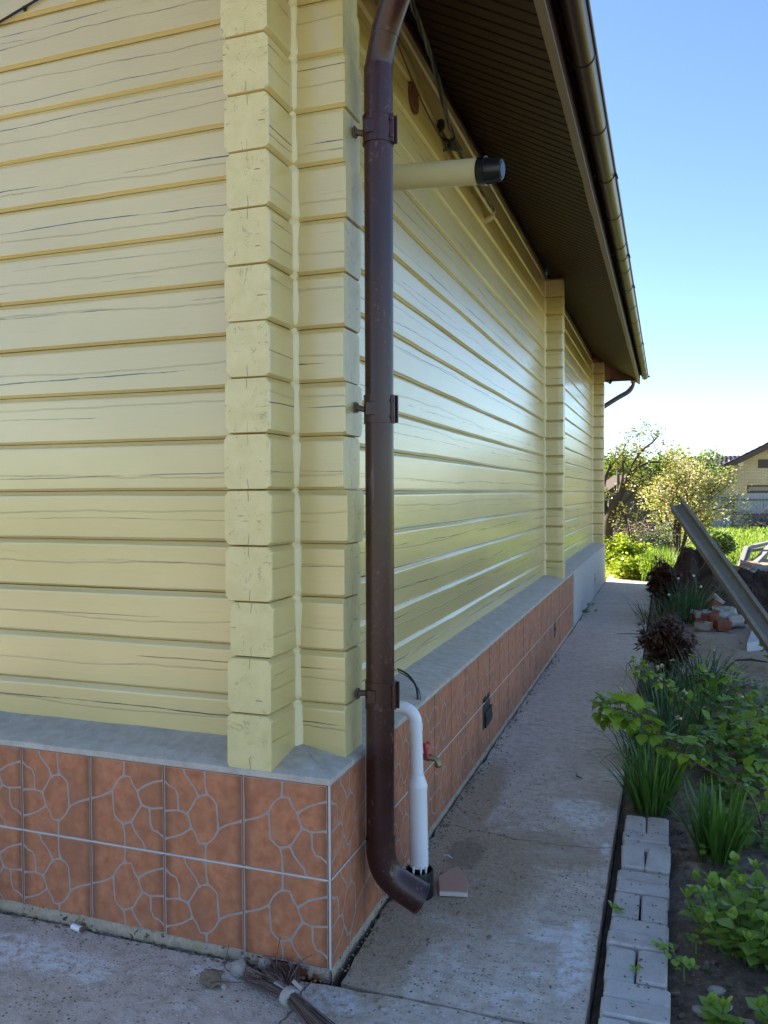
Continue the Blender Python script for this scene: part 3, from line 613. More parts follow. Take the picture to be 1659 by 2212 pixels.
def tiling(name, put, n, zbot, par=0, mir=False):
    """put(u, z, d): u metres along the wall, d metres proud of it"""
    mb = MB()
    L_ = n*T
    mb.add([put(0, -.02, .0), put(L_, -.02, .0), put(L_, ZT+.004, .0), put(0, ZT+.004, .0)], [(0, 1, 2, 3)], 2)
    for q in range(n*6):
        ua, ub = q*T/6, (q+1)*T/6; ha = .0029+.0010*nz(ua*9, 3); hb_ = .0029+.0010*nz(ub*9, 3)
        mb.add([put(ua, ZT-T-ha, .0052), put(ub, ZT-T-hb_, .0052), put(ub, ZT-T+hb_, .0052), put(ua, ZT-T+ha, .0052)], [(0, 1, 2, 3)], 2)
    for i in range(n):
        for j in range(2):
            u0, u1 = i*T+.0022, (i+1)*T-.0022; zt = ZT-j*T-.0022; zb = ZT-(j+1)*T+.0022; lo = zb
            if j == 1: lo = max(zb, zbot(i*T+T/2))
            dd = .0035+random.uniform(-.0006, .0006)
            e = .0018
            c = [(u0, lo), (u1, lo), (u1, zt), (u0, zt)]
            vs = [put(u, z, .0) for u, z in c]+[put(u, z, dd-.0012) for u, z in c]+[put(u+(e if u == u0 else -e), z+(e if z == lo else -e), dd) for u, z in c]
            mb.add(vs, [(0, 1, 5, 4), (1, 2, 6, 5), (2, 3, 7, 6), (3, 0, 4, 7), (4, 5, 9, 8), (5, 6, 10, 9), (6, 7, 11, 10), (7, 4, 8, 11), (8, 9, 10, 11)], 0)
            odd = i % 2 == 1-par if par else i % 2 == 1
            vd = dd+.0006
            def W(p):
                u, v = (1-p[0], 1-p[1]) if odd else p
                if mir: u = 1-u
                return (u0+e+(u1-u0-2*e)*u, zb+e+(zt-zb-2*e)*v)
            zc = lo+e
            for li, line in enumerate(VE):
                pts = []
                P_ = [W(p) for p in line]
                for a, b_ in zip(P_[:-1], P_[1:]):
                    m_ = max(2, int(math.hypot(b_[0]-a[0], b_[1]-a[1])/.012))
                    for q in range(m_): pts.append((a[0]+(b_[0]-a[0])*q/m_, a[1]+(b_[1]-a[1])*q/m_))
                pts.append(P_[-1])
                sec = []
                for q, p in enumerate(pts):
                    a = pts[max(0, q-1)]; b_ = pts[min(len(pts)-1, q+1)]; dx, dz = b_[0]-a[0], b_[1]-a[1]; l = math.hypot(dx, dz) or 1
                    nx, nz_ = -dz/l, dx/l; wd = .0037+.0017*nz(p[0]*31+j, p[1]*31, li)
                    if q == 0 or q == len(pts)-1: wd += .0026
                    ox = .0015*nz(p[0]*22, p[1]*22, 5)
                    l1 = (p[0]+nx*(wd+ox), p[1]+nz_*(wd+ox)); l2 = (p[0]-nx*(wd-ox), p[1]-nz_*(wd-ox))
                    cl = lambda a_: (min(max(a_[0], u0+e), u1-e), min(max(a_[1], zc), zt-e))
                    sec.append((cl(l1), cl(l2)))
                for (a, b_), (c_, d_) in zip(sec[:-1], sec[1:]):
                    if max(a[1], b_[1], c_[1], d_[1]) - zc < 1e-6: continue
                    mb.add([put(*a, vd+li*.00004), put(*b_, vd+li*.00004), put(*d_, vd+li*.00004), put(*c_, vd+li*.00004)], [(0, 1, 2, 3)], 1)
            for (ju, jv) in JUNC:
                c0 = W((ju, jv)); rr = .0090
                if c0[1]-rr < zc: continue
                mb.add([put(c0[0]+rr*(.8+.3*nz(k*3.3, i, j))*math.cos(k*PI/5), c0[1]+rr*(.8+.3*nz(k*2.7, i, j+4))*math.sin(k*PI/5), vd+.0005) for k in range(10)], [tuple(range(10))], 1)
            # grey worn rim just inside the tile edge
            for k in range(4):
                a, b_ = [(u0+e, lo+e), (u1-e, lo+e), (u1-e, zt-e), (u0+e, zt-e)][k], [(u1-e, lo+e), (u1-e, zt-e), (u0+e, zt-e), (u0+e, lo+e)][k]
                if j == 1 and k == 0: continue
                inn = [(0, 1), (-1, 0), (0, -1), (1, 0)][k]; m_ = 18
                for q in range(m_):
                    p0 = (a[0]+(b_[0]-a[0])*q/m_, a[1]+(b_[1]-a[1])*q/m_); p1 = (a[0]+(b_[0]-a[0])*(q+1)/m_, a[1]+(b_[1]-a[1])*(q+1)/m_)
                    w0 = .0022+.0016*nz(p0[0]*20, p0[1]*20, k+i*3); w1 = .0022+.0016*nz(p1[0]*20, p1[1]*20, k+i*3)
                    mb.add([put(*p0, vd+.0006), put(*p1, vd+.0006), put(p1[0]+inn[0]*w1, p1[1]+inn[1]*w1, vd+.0006), put(p0[0]+inn[0]*w0, p0[1]+inn[1]*w0, vd+.0006)], [(0, 1, 2, 3)], 1)
    return mb.build(name, [M_TILE, M_VEIN, M_GROUT], house, None, True)
tiling('tile_cladding', lambda u, z, d: (-u, -.002-d, z), 14, lambda u: .030+.015*min(1, u), 0, True)
t2 = tiling('tile_cladding', lambda u, z, d: (.002+d, u, z), 23, lambda u: .03, 1)
cb = MB(); cb.tube([(.003, -.003, .03), (.003, -.003, ZT-.001)], .0042, 8, caps=False); cb.build('corner_grout', M_GROUT, house, 60)
cb = MB(); cb.box((.002, 7.672, .35), (.02, .012, .64)); cb.build('end_grout', M_GROUT, house)
# rough mortar strip below the tiles, with one bare brick
mo = MB(); secs = []; a = .0
while a < 6:
    zt = .030+.015*min(1, a)+.003*nz(a*9, 1); pro = .007+.016*fbm(a*8, 2, 3)+.007*nz(a*37, 6)
    secs.append([(-a, .01, zt+.003), (-a, -.002-pro*.5, zt-.002), (-a, -.006-pro+.008*nz(a*40, 3), zt*.55+.012*nz(a*30, 5)), (-a, -.004-pro*.6+.014*nz(a*50, 8), -.01), (-a, .012+.01*nz(a*20,4), -.03), (-a, .02, -.09)]); a += .009
mo.sweep(secs, closed=False); mo.build('mortar_strip', M_MORT, house, 50)
mo = MB(); secs = []; a = .0
while a < 7.8:
    pro = .004+.006*fbm(a*8, 12, 3); zt = .03
    secs.append([(-.01, a, zt+.003), (.002+pro*.5, a, zt-.002), (.005+pro, a, .012+.008*nz(a*30, 5)), (.004+pro*.6, a, -.02), (-.01, a, -.09)]); a += .03
mo.sweep(secs, closed=False); mo.build('mortar_strip', M_MORT, house, 50)
bb = MB(); bb.box((-.125, -.008, .004), (.19, .024, .040), bev=.008, jit=.004); bb.build('bare_brick', M_REDBR, house, 40)
for y0, z0, sz in ((2.56, .28, (.22, .20)), (5.94, .27, (.14, .19)), (10.9, .28, (.10, .20))):
    v = MB(); D = .0062 if y0 < 8 else .008
    x0 = .0 if y0 < 8 else .0
    v.box((x0+D/2, y0, z0), (D, sz[0], sz[1])); 
    if y0 < 3: v.box((.010, y0+.04, z0-.045), (.012, .19, .10), rot=Matrix.Rotation(.05, 3, 'X')); v.box((.012, y0+.05, z0-.055), (.014, .17, .025)); v.box((.01, y0-.02, z0+.08), (.012, .14, .012))
    else: v.box((.010, y0, z0), (.012, sz[0]*.8, .012))
    v.build('air_vent', M_CABLE, house)

# ================================================================== PIPES, GUTTER, CABLES
dp = thing('drainpipe', 'tall brown metal drainpipe clamped to the near corner of the yellow house', 'drainpipe', (.083, .30, .12))
PR = .0535
p = MB(); p.tube([(.082, .3, .375), (.084, .3, 1.2), (.086, .3, 3.262)], [PR, PR, PR], 40); p.build('pipe', M_BROWN, dp, 40)
p = MB()
def bez(P0, P1, P2, P3, n): 
    P0, P1, P2, P3 = map(Vector, (P0, P1, P2, P3)); return [P0*(1-t)**3+P1*3*t*(1-t)**2+P2*3*t*t*(1-t)+P3*t**3 for t in arc(0, 1, n)]
p.tube([(.086, .3, 3.20), (.087, .3, 3.262)]+[(.092, .297, 3.29), (.106, .287, 3.335), (.124, .274, 3.380)], .0505, 40, caps=False)
p.tube([(.1225, .275, 3.376), (.132, .269, 3.398), (.19, .23, 3.49), (.34, .13, 3.62), (.58, -.03, 3.80), (.66, -.085, 3.875)], [.052, .052, .052, .052, .052, .052], 40, caps=False)
p.tube([(.1215, .2757, 3.374), (.1245, .2737, 3.381)], .0532, 40); p.build('upper_elbow', M_BROWN, dp, 40)
p = MB(); sp_ = bez((.082, .3, .385), (.082, .3, .25), (.105, .312, .225), (.222, .352, .150), 18)
rad = [.0555+.004*max(0, (i-10)/8) for i in range(19)]
n0 = len(p.v); p.tube(sp_, rad, 40, caps=False)
inner = [q for q in sp_[8:]]; p.tube(inner, [r-.003 for r in rad[8:]], 40, caps=False)
# shear the mouth towards the vertical, and close the rim
p.tube([sp_[-1], sp_[-1]+(sp_[-1]-sp_[-2])*.25], [rad[-1]+.0022, rad[-1]+.0022], 40, caps=False)
p.build('shoe', M_BROWN, dp, 40)
for zc in (.93, 2.0, 3.03):
    cl = MB(); cl.tube([(.084, .3, zc-.05), (.084, .3, zc+.05)], PR+.0035, 40); 
    cl.tube([(.084, .3, zc-.052), (.084, .3, zc-.046)], PR+.0045, 40); cl.tube([(.084, .3, zc+.046), (.084, .3, zc+.052)], PR+.0045, 40)
    cl.box((.084+.052, .3-.012, zc), (.026, .012, .102), rot=Matrix.Rotation(.0, 3, 'Z')); cl.box((.084+.057, .3+.010, zc), (.03, .008, .102)); cl.box((.069, .3-PR-.003, zc-.0), (.035, .006, .05), bev=.002)
    for dz_ in (-.03, .03): cl.tube([(.084+.060, .3-.018, zc+dz_), (.084+.060, .3-.024, zc+dz_)], .006, 6)
    co_ = cl.build('pipe_clamp', M_BROWN, dp, 40)
    bk = MB(); ang = -.25 if zc > 1 else .35
    bk.tube([(-.012, .303, zc+.004-ang*.03), (-.004, .303, zc+.004-ang*.025), (.034, .302, zc)], [.016, .012, .011], 10); bk.tube([(-.012, .303, zc+.004-ang*.03), (-.004, .303, zc+.004-ang*.03)], .022, 6)
    bk.build('wall_bolt', M_RUST, co_, 40)
dp2 = thing('drainpipe', 'thin brown drainpipe elbow hanging below the far end of the eaves', 'drainpipe', (.6, 14.3, 3.3))
p = MB(); p.tube(spline([at(1367, 815, 16.75), at(1366, 832, 16.75), at(1357, 846, 16.72), at(1335, 859, 16.65), at(1308, 876, 16.55), at(1285, 891, 16.4)], 6), .05, 20); p.build('elbow', M_BROWN, dp2, 50)
p = MB(); q_ = at(1285, 891, 16.4); p.tube([q_, q_+Vector((-.04, 0, -.1)), q_+Vector((-.05, 0, -2.6))], .05, 16); p.build('pipe', M_BROWN, dp2, 50)
gt = thing('rain_gutter', 'long brown half round rain gutter running under the roof edge', 'gutter', (.68, 6.5, 3.86))
GX, GZ, GR = .682, 3.945, .0615
p = MB(); secs = []
for y in (-1.3, 14.12):
    loop = [(GX+GR*math.cos(a), y, GZ+GR*math.sin(a)) for a in arc(PI, 2*PI, 24)]
    loop += [(GX+GR+.010*math.cos(a)+.004, y, GZ+.006+.010*math.sin(a)) for a in arc(-PI*.5, PI*.9, 8)]
    loop += [(GX+(GR-.003)*math.cos(a), y, GZ+(GR-.003)*math.sin(a)) for a in arc(2*PI-.05, PI, 24)]
    secs.append(loop)
p.sweep(secs, caps=True); p.build('channel', M_GUT, gt, 40, True)
for i, y in enumerate([-.1, .88, 1.79, 2.63, 3.46, 4.28, 5.11, 5.52, 5.97, 6.74, 7.66, 8.52, 9.39, 10.33, 11.23, 12.04, 12.95, 13.6]):
    clip = i in (4, 7, 9, 13)
    p = MB(); hw = .008 if not clip else .022; rr = GR+.0045
    secs = [[(GX+rr*math.cos(a), yy, GZ+rr*math.sin(a)) for a in arc(PI*.97, 2*PI+.02, 22)]+[(GX+(GR+.001)*math.cos(a), yy, GZ+(GR+.001)*math.sin(a)) for a in arc(2*PI+.02, PI*.97, 22)] for yy in (y-hw, y+hw)]
    p.sweep(secs, caps=True)
    p.box((.605, y, GZ+.01), (.03, 2*hw, .008))
    if clip: p.box((GX+GR+.012, y+.004, GZ-.012), (.014, .03, .045), bev=.003, rot=Matrix.Rotation(-.3, 3, 'Y'))
    p.build('gutter_bracket', M_BROWN if not clip else M_GUT, gt, 40, True)
p = MB(); p.tube([(GX, 14.118, GZ), (GX, 14.126, GZ)], GR+.003, 28); p.box((GX+GR+.012, 14.13, GZ-.005), (.05, .03, .03), bev=.005); p.build('end_cap', M_GUT, gt, 40)

vp = thing('vent_pipe', 'cream plastic vent pipe with a black cap sticking out of the side wall', 'vent pipe', (-.21, 1.32, 3.2))
p = MB(); p.tube([(-.25, 1.36, 3.285), (.245, 1.30, 3.232)], [.0605, .0605], 36); p.build('pipe', M_CREAMP, vp, 50)
ax = Vector((.495, -.06, -.053)).normalized(); P0 = Vector((.243, 1.30, 3.2322))
p = MB(); p.tube([P0, P0+ax*.030, P0+ax*.031, P0+ax*.036, P0+ax*.037, P0+ax*.040], [.0635, .0635, .067, .067, .0600, .060], 36)
p.tube([P0+ax*.040, P0+ax*.112, P0+ax*.116], [.059, .048, .045], 12); p.tube([P0+ax*.1165, P0+ax*.120], [.038, .036], 24)
for k in range(9):
    a = k*2*PI/9; e1 = Vector((0, 0, 1)); e1 = (e1-ax*e1.dot(ax)).normalized(); e2 = ax.cross(e1); q = e1*math.cos(a)+e2*math.sin(a)
    p.tube([P0+ax*.041+q*.060, P0+ax*.112+q*.048], .0035, 6)
p.build('vent_cap', M_BLACKP, vp, 40)

plug = MB(); plug.tube([(XS-.01, 1.70, 3.835), (XS+.012, 1.70, 3.835)], [.083, .083], 32); plug.tube([(XS+.012, 1.70, 3.835), (XS+.018, 1.70, 3.835)], [.066, .062], 32); plug.tube([(XS+.015, 1.735, 3.82), (XS+.024, 1.735, 3.82)], .008, 8)
solo(plug, 'wall_plug', simple('reddish brown cap', (.09, .03, .018), (.13, .05, .028), 20, .5, .001), 'round reddish brown cap on the side wall just under the eaves', 'wall cap', smooth=40)
pc = thing('power_cable', 'bundle of twisted overhead cables running along the eaves to a hook', 'cable', (-.15, 2.5, 3.8))
A = Vector((-.14, 3.52, 3.81)); B = at(985, 310, 5.0); Cc = at(940, 150, 4.35); Dd = at(893, 15, 3.75); Ee = Dd+(Dd-Cc)*3
ctrl = [A, B, Cc, Dd, Ee]
cl_ = spline(ctrl, 30)
for s_, (mt, nm) in enumerate(((M_CABLE, 'strand'), (M_CABLEG, 'strand'), (M_CABLEG, 'strand'))):
    p = MB(); L_ = 0; pts = []
    for i, q in enumerate(cl_):
        if i: L_ += (q-cl_[i-1]).length
        a = L_*10+s_*2*PI/3; pts.append(q+Vector((math.cos(a)*.0085, 0, math.sin(a)*.0085)))
    p.tube(pts, .0062, 6); p.build(nm, mt, pc, 60)
p = MB(); p.tube([B+Vector((0, .10, .0)), B+Vector((-.012, .0, -.01)), B+Vector((0, -.08, -.0))], [.018, .034, .016], 8); p.box(B+Vector((-.03, .02, .0)), (.05, .06, .055), bev=.01, rot=Matrix.Rotation(.5, 3, 'X')); p.tube([B, B+Vector((-.10, -.06, .03)), B+Vector((-.06, -.12, .06))], .010, 6); p.box(B+Vector((-.06, -.13, .07)), (.04, .05, .05), bev=.006); p.tube([B+Vector((-.02, 0, -.02)), B+Vector((-.11, -.03, -.05))], .008, 6)
p.build('cable_clamp', M_CABLE, pc, 40)
hk = MB(); hk.tube([(XS-.01, 3.60, 3.77), (XS+.03, 3.58, 3.775), (XS+.07, 3.55, 3.79)], [.024, .022, .018], 12); hk.tube([(XS+.06, 3.555, 3.785), (XS+.085, 3.53, 3.815), (XS+.075, 3.515, 3.83)], .006, 8)
solo(hk, 'wall_hook', M_CREAMP, 'cream painted hook holding the end of the twisted cables', 'hook', smooth=50)
wc = MB(); wc.tube(spline([(XS+.02, 1.15, 4.05), (XS+.006, 1.445, 3.98), (XS+.006, 1.684, 3.921), (XS+.006, 2.005, 3.870), (XS+.006, 2.30, 3.86), (XS+.006, 2.45, 3.90), B+Vector((-.07, -.12, .06))], 10), .0055, 6)
solo(wc, 'wall_wire', M_CABLEB, 'thin brown wire sagging along the upper side wall', 'wire', smooth=60)
wc = MB(); wc.tube([(-1.75, .19, 3.655), (-1.576, .19, 3.693), (-1.372, .19, 3.748), (-1.2, .19, 3.81)], .005, 6); wc.box((-1.45, .198, 3.727), (.012, .012, .02))
solo(wc, 'front_wire', M_CABLE, 'thin black wire crossing the top left of the front wall', 'wire', smooth=60)
for dz, m_, lb in ((0, M_CABLE, 'black cable arching over the grey ledge behind the drainpipe'), (.012, M_CABLEG, 'thin grey cable beside the black cable on the grey ledge')):
    wc = MB(); wc.tube(spline([(-.20, 1.40, .77), (-.17, 1.29, .80-dz), (-.09, 1.20, .795-dz), (-.03+dz, 1.13, .76-dz), (-.012+dz, 1.10, .70), (-.03, 1.11, .68)], 10), .0055 if dz == 0 else .003, 8)
    solo(wc, 'ledge_cable', m_, lb, 'cable', smooth=60)
lm = MB(); lm.box((.03, 13.43, 3.80), (.08, .07, .05), bev=.008); lm.tube([(.05, 13.42, 3.79), (.09, 13.41, 3.755)], [.03, .035], 12)
solo(lm, 'outdoor_lamp', M_BLACKP, 'small black lamp under the far eaves beside the last log pillar', 'lamp', smooth=40)

wp = thing('white_pipe', 'white painted drain pipe bending down the plinth into a black sleeve', 'drain pipe', (.12, .68, .05))
p = MB(); el = [(-.06, .655, .783), (.005, .66, .785)]+[tuple(Vector((.045, .662, .725))+Vector((math.sin(a)*.066, math.sin(a)*.003, math.cos(a)*.06))) for a in arc(0, PI/2, 12)]+[(.112, .665, .70)]
p.tube(el, .0265, 28); p.tube([(-.002, .659, .7849), (.008, .66, .785)], .0295, 28); p.tube([(.1115, .665, .722), (.112, .665, .694)], .0285, 28); p.build('elbow', M_WHITEP, wp, 50)
p = MB(); p.tube([(.112, .665, .71), (.117, .665, .50)], .0262, 28); p.build('upper_pipe', M_WHITEP, wp, 50)
p = MB(); p.tube([(.1168, .665, .508), (.117, .665, .50), (.118, .666, .465), (.1185, .666, .458), (.1185, .666, .445), (.123, .668, .12)], [.029, .0295, .0405, .042, .0395, .0395], 32)
for k, l in ((-1.9, .045), (-1.1, .02), (-.5, .04), (.9, .03)): p.tube([(.123+.0395*math.cos(k), .668+.0395*math.sin(k), .13), (.1232+.0405*math.cos(k), .668+.0405*math.sin(k), .12-l)], [.006, .0025], 6)
for z in (.13, .15, .175, .20, .225): p.tube([(.1228, .668, z-.004), (.1228, .668, z+.004)], [.0395, .0402], 28)
p.build('lower_pipe', M_WHITEP, wp, 50)
p = MB(); p.tube([(.123, .668, .13), (.1235, .668, .02)], .031, 20); p.build('liner', M_BLACKP, wp, 50)
sv = MB(); n = 36
secs = [[(.124+r_*math.cos(2*PI*k/n), .668+r_*math.sin(2*PI*k/n), z) for k in range(n)] for r_, z in ((.060, -.04), (.060, .100), (.0585, .105), (.0535, .105), (.052, .100), (.052, -.04))]
sv.sweep(secs); solo(sv, 'pipe_sleeve', M_BLACKP, 'short black plastic sleeve standing on the path under the white pipe', 'pipe sleeve', smooth=40, origin=(.124, .668, -.0))
tp = thing('water_tap', 'brass garden tap with a red lever on the tiled plinth', 'tap', (.0, .95, .48))
p = MB(); p.tube([(-.01, .95, .490), (.012, .95, .490), (.014, .95, .490)], [.024, .022, .016], 8); p.tube([(.014, .95, .49), (.055, .952, .487), (.06, .952, .487), (.085, .955, .484), (.10, .957, .483), (.117, .958, .476), (.125, .958, .463), (.127, .958, .452)], [.013, .012, .016, .017, .013, .0125, .013, .0145], 14); p.tube([(.127, .958, .454), (.1275, .958, .444)], .017, 6); p.build('body', M_BRASS, tp, 50)
p = MB(); p.tube([(.075, .953, .50), (.075, .953, .525)], .007, 8); p.box((.075, .935, .520), (.016, .075, .012), bev=.003, rot=Matrix.Rotation(.9, 3, 'X') @ Matrix.Rotation(.4, 3, 'Z')); p.tube([(.078, .962, .545), (.08, .966, .55)], .010, 8); p.build('lever', M_RED, tp, 50)
bt = MB(); o2 = [(.21, .675), (.325, .70), (.305, .79), (.245, .90), (.215, .905), (.195, .85), (.172, .79)]
n = len(o2)
def tz(x, y, top): return .010+.11*(x-.17)*0+ (.012 if top else 0)+.015*(y-.675)
bt.add([(x, y, tz(x, y, 0)-.008) for x, y in o2]+[(x, y, tz(x, y, 1)-.003) for x, y in o2]+[(.25+(x-.25)*.97, .77+(y-.77)*.97, tz(x, y, 1)) for x, y in o2], [tuple(range(n-1, -1, -1)), tuple(range(2*n, 3*n))]+[(k, (k+1) % n, n+(k+1) % n, n+k) for k in range(n)]+[(n+k, n+(k+1) % n, 2*n+(k+1) % n, 2*n+k) for k in range(n)], 0)
bt.m[0] = 1
for k in range(2, 2+n): bt.m[k] = 1
M_TILE2 = simple('dusty terracotta', (.42, .22, .15), (.54, .31, .22), 25, .6, .002)
solo(bt, 'broken_tile', [M_TILE2, M_GROUT], 'broken piece of terracotta tile lying beside the black sleeve', 'tile', origin=(.25, .78, .0))

# ================================================================== THINGS ON THE CONCRETE
br = thing('twig_broom', 'worn brown twig broom lying on the concrete at the house corner', 'broom', (-.15, -.12, 0))
random.seed(5)
h0 = Vector((.10, -.285, .022)); bnd = Vector((-.065, -.185, .030)); p = MB()
for i in range(150):
    a = random.uniform(-1, 1); bq = random.uniform(0, 1)
    tipdir = Vector((-.30+.30*(a*.5+.5), -.075+.165*(a*.5+.5), 0)); ln = random.uniform(.6, 1.08)
    tip = Vector((-.305+.205*(a*.5+.5), -.135+.135*(a*.5+.5)**.8, .006+.06*bq*(1-abs(a)*.6)))
    tip = bnd+(tip-bnd)*ln; tip.z = max(.005, tip.z)
    r0 = Vector((random.gauss(0, .010), random.gauss(0, .010), random.gauss(0, .010)))
    s0 = h0+r0*1.2+Vector((random.uniform(-.01, .03), random.uniform(-.03, .01), 0)); m1 = bnd+r0*.9; m2 = m1.lerp(tip, .5)+Vector((random.gauss(0, .010), random.gauss(0, .010), random.uniform(0, .016)))
    for q in (s0, m1, m2, tip): q.z = max(.004, q.z)
    tw = tip+Vector((random.gauss(0, .012), random.gauss(0, .012), random.uniform(-.005, .012))); tw.z = max(.003, tw.z)
    p.tube([s0, m1, m2, tip, tip.lerp(tw, 1)], [.0024, .0022, .0018, .0013, .0008], 4)
for (d0, d1, d2) in (((-.10, -.15, .03), (-.07, -.09, .09), (-.045, -.05, .10)), ((-.10, -.15, .03), (-.105, -.08, .08), (-.13, -.05, .07)), ((-.16, -.10, .03), (-.17, -.06, .10), (-.175, -.03, .13)), ((-.25, -.15, .02), (-.33, -.19, .03), (-.37, -.20, .02)), ((-.28, -.10, .02), (-.355, -.10, .02), (-.358, -.07, .09))):
    p.tube(spline([d0, d1, d2], 8), .0016, 5)
p.build('twigs', M_TWIG, br, 80)
p = MB(); d = (h0-bnd).normalized(); n = 20; secs = []
e1 = Vector((0, 0, 1)); e2 = d.cross(e1).normalized(); e1 = e2.cross(d)
for t, r_ in ((-.016, .027), (-.012, .030), (.012, .029), (.016, .026)): secs.append([tuple(bnd+d*t+e1*(math.cos(2*PI*k/n)*r_)+e2*(math.sin(2*PI*k/n)*r_*1.12)) for k in range(n)])
p.sweep(secs, caps=True); p.box(bnd+Vector((-.04, .022, .018)), (.06, .016, .004), rot=Matrix.Rotation(-.35, 3, 'Z')); p.box(bnd+Vector((.02, .016, .034)), (.04, .014, .004), rot=Matrix.Rotation(.6, 3, 'Y'))
p.build('binding', simple('pale rag', (.36, .31, .27), (.48, .43, .38), 60, .9, .003), br, 60)
def rock(c, r, seed, sq=(1, 1, .7), lev=2, rough=.35):
    bm = bmesh.new(); bmesh.ops.create_icosphere(bm, subdivisions=lev, radius=1)
    for v in bm.verts:
        k = 1+rough*nz(v.co.x*1.3+seed, v.co.y*1.3, v.co.z*1.3)+rough*.4*nz(v.co.x*4+seed, v.co.y*4, v.co.z*4)
        v.co = Vector((v.co.x*sq[0]*k*r, v.co.y*sq[1]*k*r, v.co.z*sq[2]*k*r))+Vector(c)
    vs = [tuple(v.co) for v in bm.verts]; fs = [[v.index for v in f.verts] for f in bm.faces]; bm.free(); return vs, fs
def solo_rock(name, c, r, seed, mat, label, cat, sq=(1, 1, .7), lev=2, rough=.35, group=None, smooth=25):
    mb = MB(); mb.add(*rock(c, r, seed, sq, lev, rough)); return solo(mb, name, mat, label, cat, group, smooth)
M_STONE = simple('pale stone', (.34, .28, .24), (.48, .42, .37), 40, .9, .006, .2)
M_CLOD = simple('dry clay clod', (.16, .11, .075), (.32, .24, .17), 60, .95, .012, .15)
solo_rock('stone', (-.31, -.085, .022), .030, 3, M_STONE, 'pale pinkish stone caught in the broom twigs', 'stone', (1, 1, .9))
solo_rock('stone', (-.24, -.028, .02), .022, 13, M_STONE, 'small tan stone between the broom tips and the plinth', 'stone', (1, 1, .9))
solo_rock('dirt_clod', (-.375, -.165, .024), .033, 8, M_CLOD, 'brown crumbly clod at the tip of the twig broom', 'clod', (1.15, .9, .62), 3, .7)
solo_rock('stone', (-.318, -.175, .008), .012, 21, M_STONE, 'tiny pinkish pebble beside the brown clod', 'stone', (1, 1, .8))
wt = MB(); wt.tube([(-1.065, .012-.05, .016), (-1.02, -.045, .014)], .0115, 14); wt.tube([(-1.022, -.045, .014), (-1.008, -.047, .014)], .0095, 12, mi=1)
solo(wt, 'plastic_plug', [M_WHITEP, M_RUST], 'small white plug lying on the concrete against the tiled plinth', 'plug', smooth=50)
random.seed(21)
cr = MB()
for i in range(1100):
    t = random.random()
    if t < .55: y = random.uniform(.05, 6.0); x = .02+abs(random.gauss(0, .03)); x0, y0 = x, y
    elif t < .78: x0, y0 = abs(random.gauss(.2, .2)), random.gauss(.8, .7)
    elif t < .86: x0, y0 = random.uniform(.9, 1.11), random.uniform(.1, 1.8)
    else: x0, y0 = -random.uniform(0, 1.6), -.02-abs(random.gauss(0, .018))
    if x0 < .012 and y0 > -.01: continue
    if x0 > .8 and t < .78: continue
    r_ = random.uniform(.002, .006) if (random.random() < .96 or x0 > .88) else random.uniform(.007, .011)
    cr.add(*rock((x0, y0, (.013 if x0 > .88 else pz(x0, y0))+r_*.35), r_, i*3.1, (1, random.uniform(.7, 1.2), .7), 1, .5))
tag(cr.build('crumbs', M_CLOD), kind='stuff', label='crumbs of clay and mortar scattered along the foot of the plinth', cat='crumbs')
random.seed(4)
def litter(c, L_, ang, r_, mat, label, bend=.2):
    d = Vector((math.cos(ang), math.sin(ang), 0)); s_ = Vector((-d.y, d.x, 0)); c = Vector(c); mb = MB()
    mb.tube([c-d*L_/2, c+s_*L_*bend*.5+Vector((0, 0, r_)), c+d*L_/2], [r_*.6, r_, r_*.5], 6); solo(mb, 'twig', mat, label, 'twig', smooth=60)
litter((.62, 2.30, .008), .075, 2.2, .004, M_BARK, 'small dark curled twig lying on the path near the raspberry leaves', .5)
litter((.72, 7.4, .006), .35, .15, .004, M_BARK, 'long thin twig lying on the path beside the far peony')
litter((1.9, 6.2, .0), .30, .0, .012, M_BARK, 'dark stick lying on the dry soil in front of the rubble')
litter((.205, .83, .10), .05, -.4, .003, M_WHITEP, 'white sliver lying by the back of the black sleeve')

random.seed(33); cr = MB()
for i in range(1500):
    x0, y0 = (random.uniform(1.13, 2.1), random.uniform(-.4, 2.2)) if i < 1100 else (random.uniform(1.3, 3.2), random.uniform(3.5, 8.5))
    r_ = random.choice((.004, .005, .006, .008, .011, .016))*random.uniform(.7, 1.2); cr.add(*rock((x0, y0, soil_h(x0, y0)+r_*.3), r_, i*1.7, (1, random.uniform(.7, 1.2), .7), 1, .6))
tag(cr.build('soil_clods', M_SOIL), kind='stuff', label='small clods lying on the garden soil', cat='clods')
random.seed(39); dl = MB()
for i in range(90):
    x0, y0 = random.uniform(1.16, 2.3), random.uniform(-.2, 6.0); leaf_n = i
    dl_d = Vector((random.uniform(-1, 1), random.uniform(-1, 1), random.uniform(-.1, .4))); a_ = Vector((x0, y0, soil_h(x0, y0)+.008)); s_ = random.uniform(.015, .04)
    d_n = dl_d.normalized(); s_v = d_n.cross(Vector((0, 0, 1))).normalized(); up_ = s_v.cross(d_n)
    dl.add([a_, a_+d_n*s_*.5+s_v*s_*.3+up_*.006, a_+d_n*s_, a_+d_n*s_*.5-s_v*s_*.3+up_*.008], [(0, 1, 2, 3)])
tag(dl.build('leaf_litter', leaf_mat('dead leaves', [(0, (.12, .07, .04)), (.5, (.22, .14, .08)), (1, (.36, .27, .18))], .15)), kind='stuff', label='dead brown leaves scattered over the garden soil', cat='dead leaves')
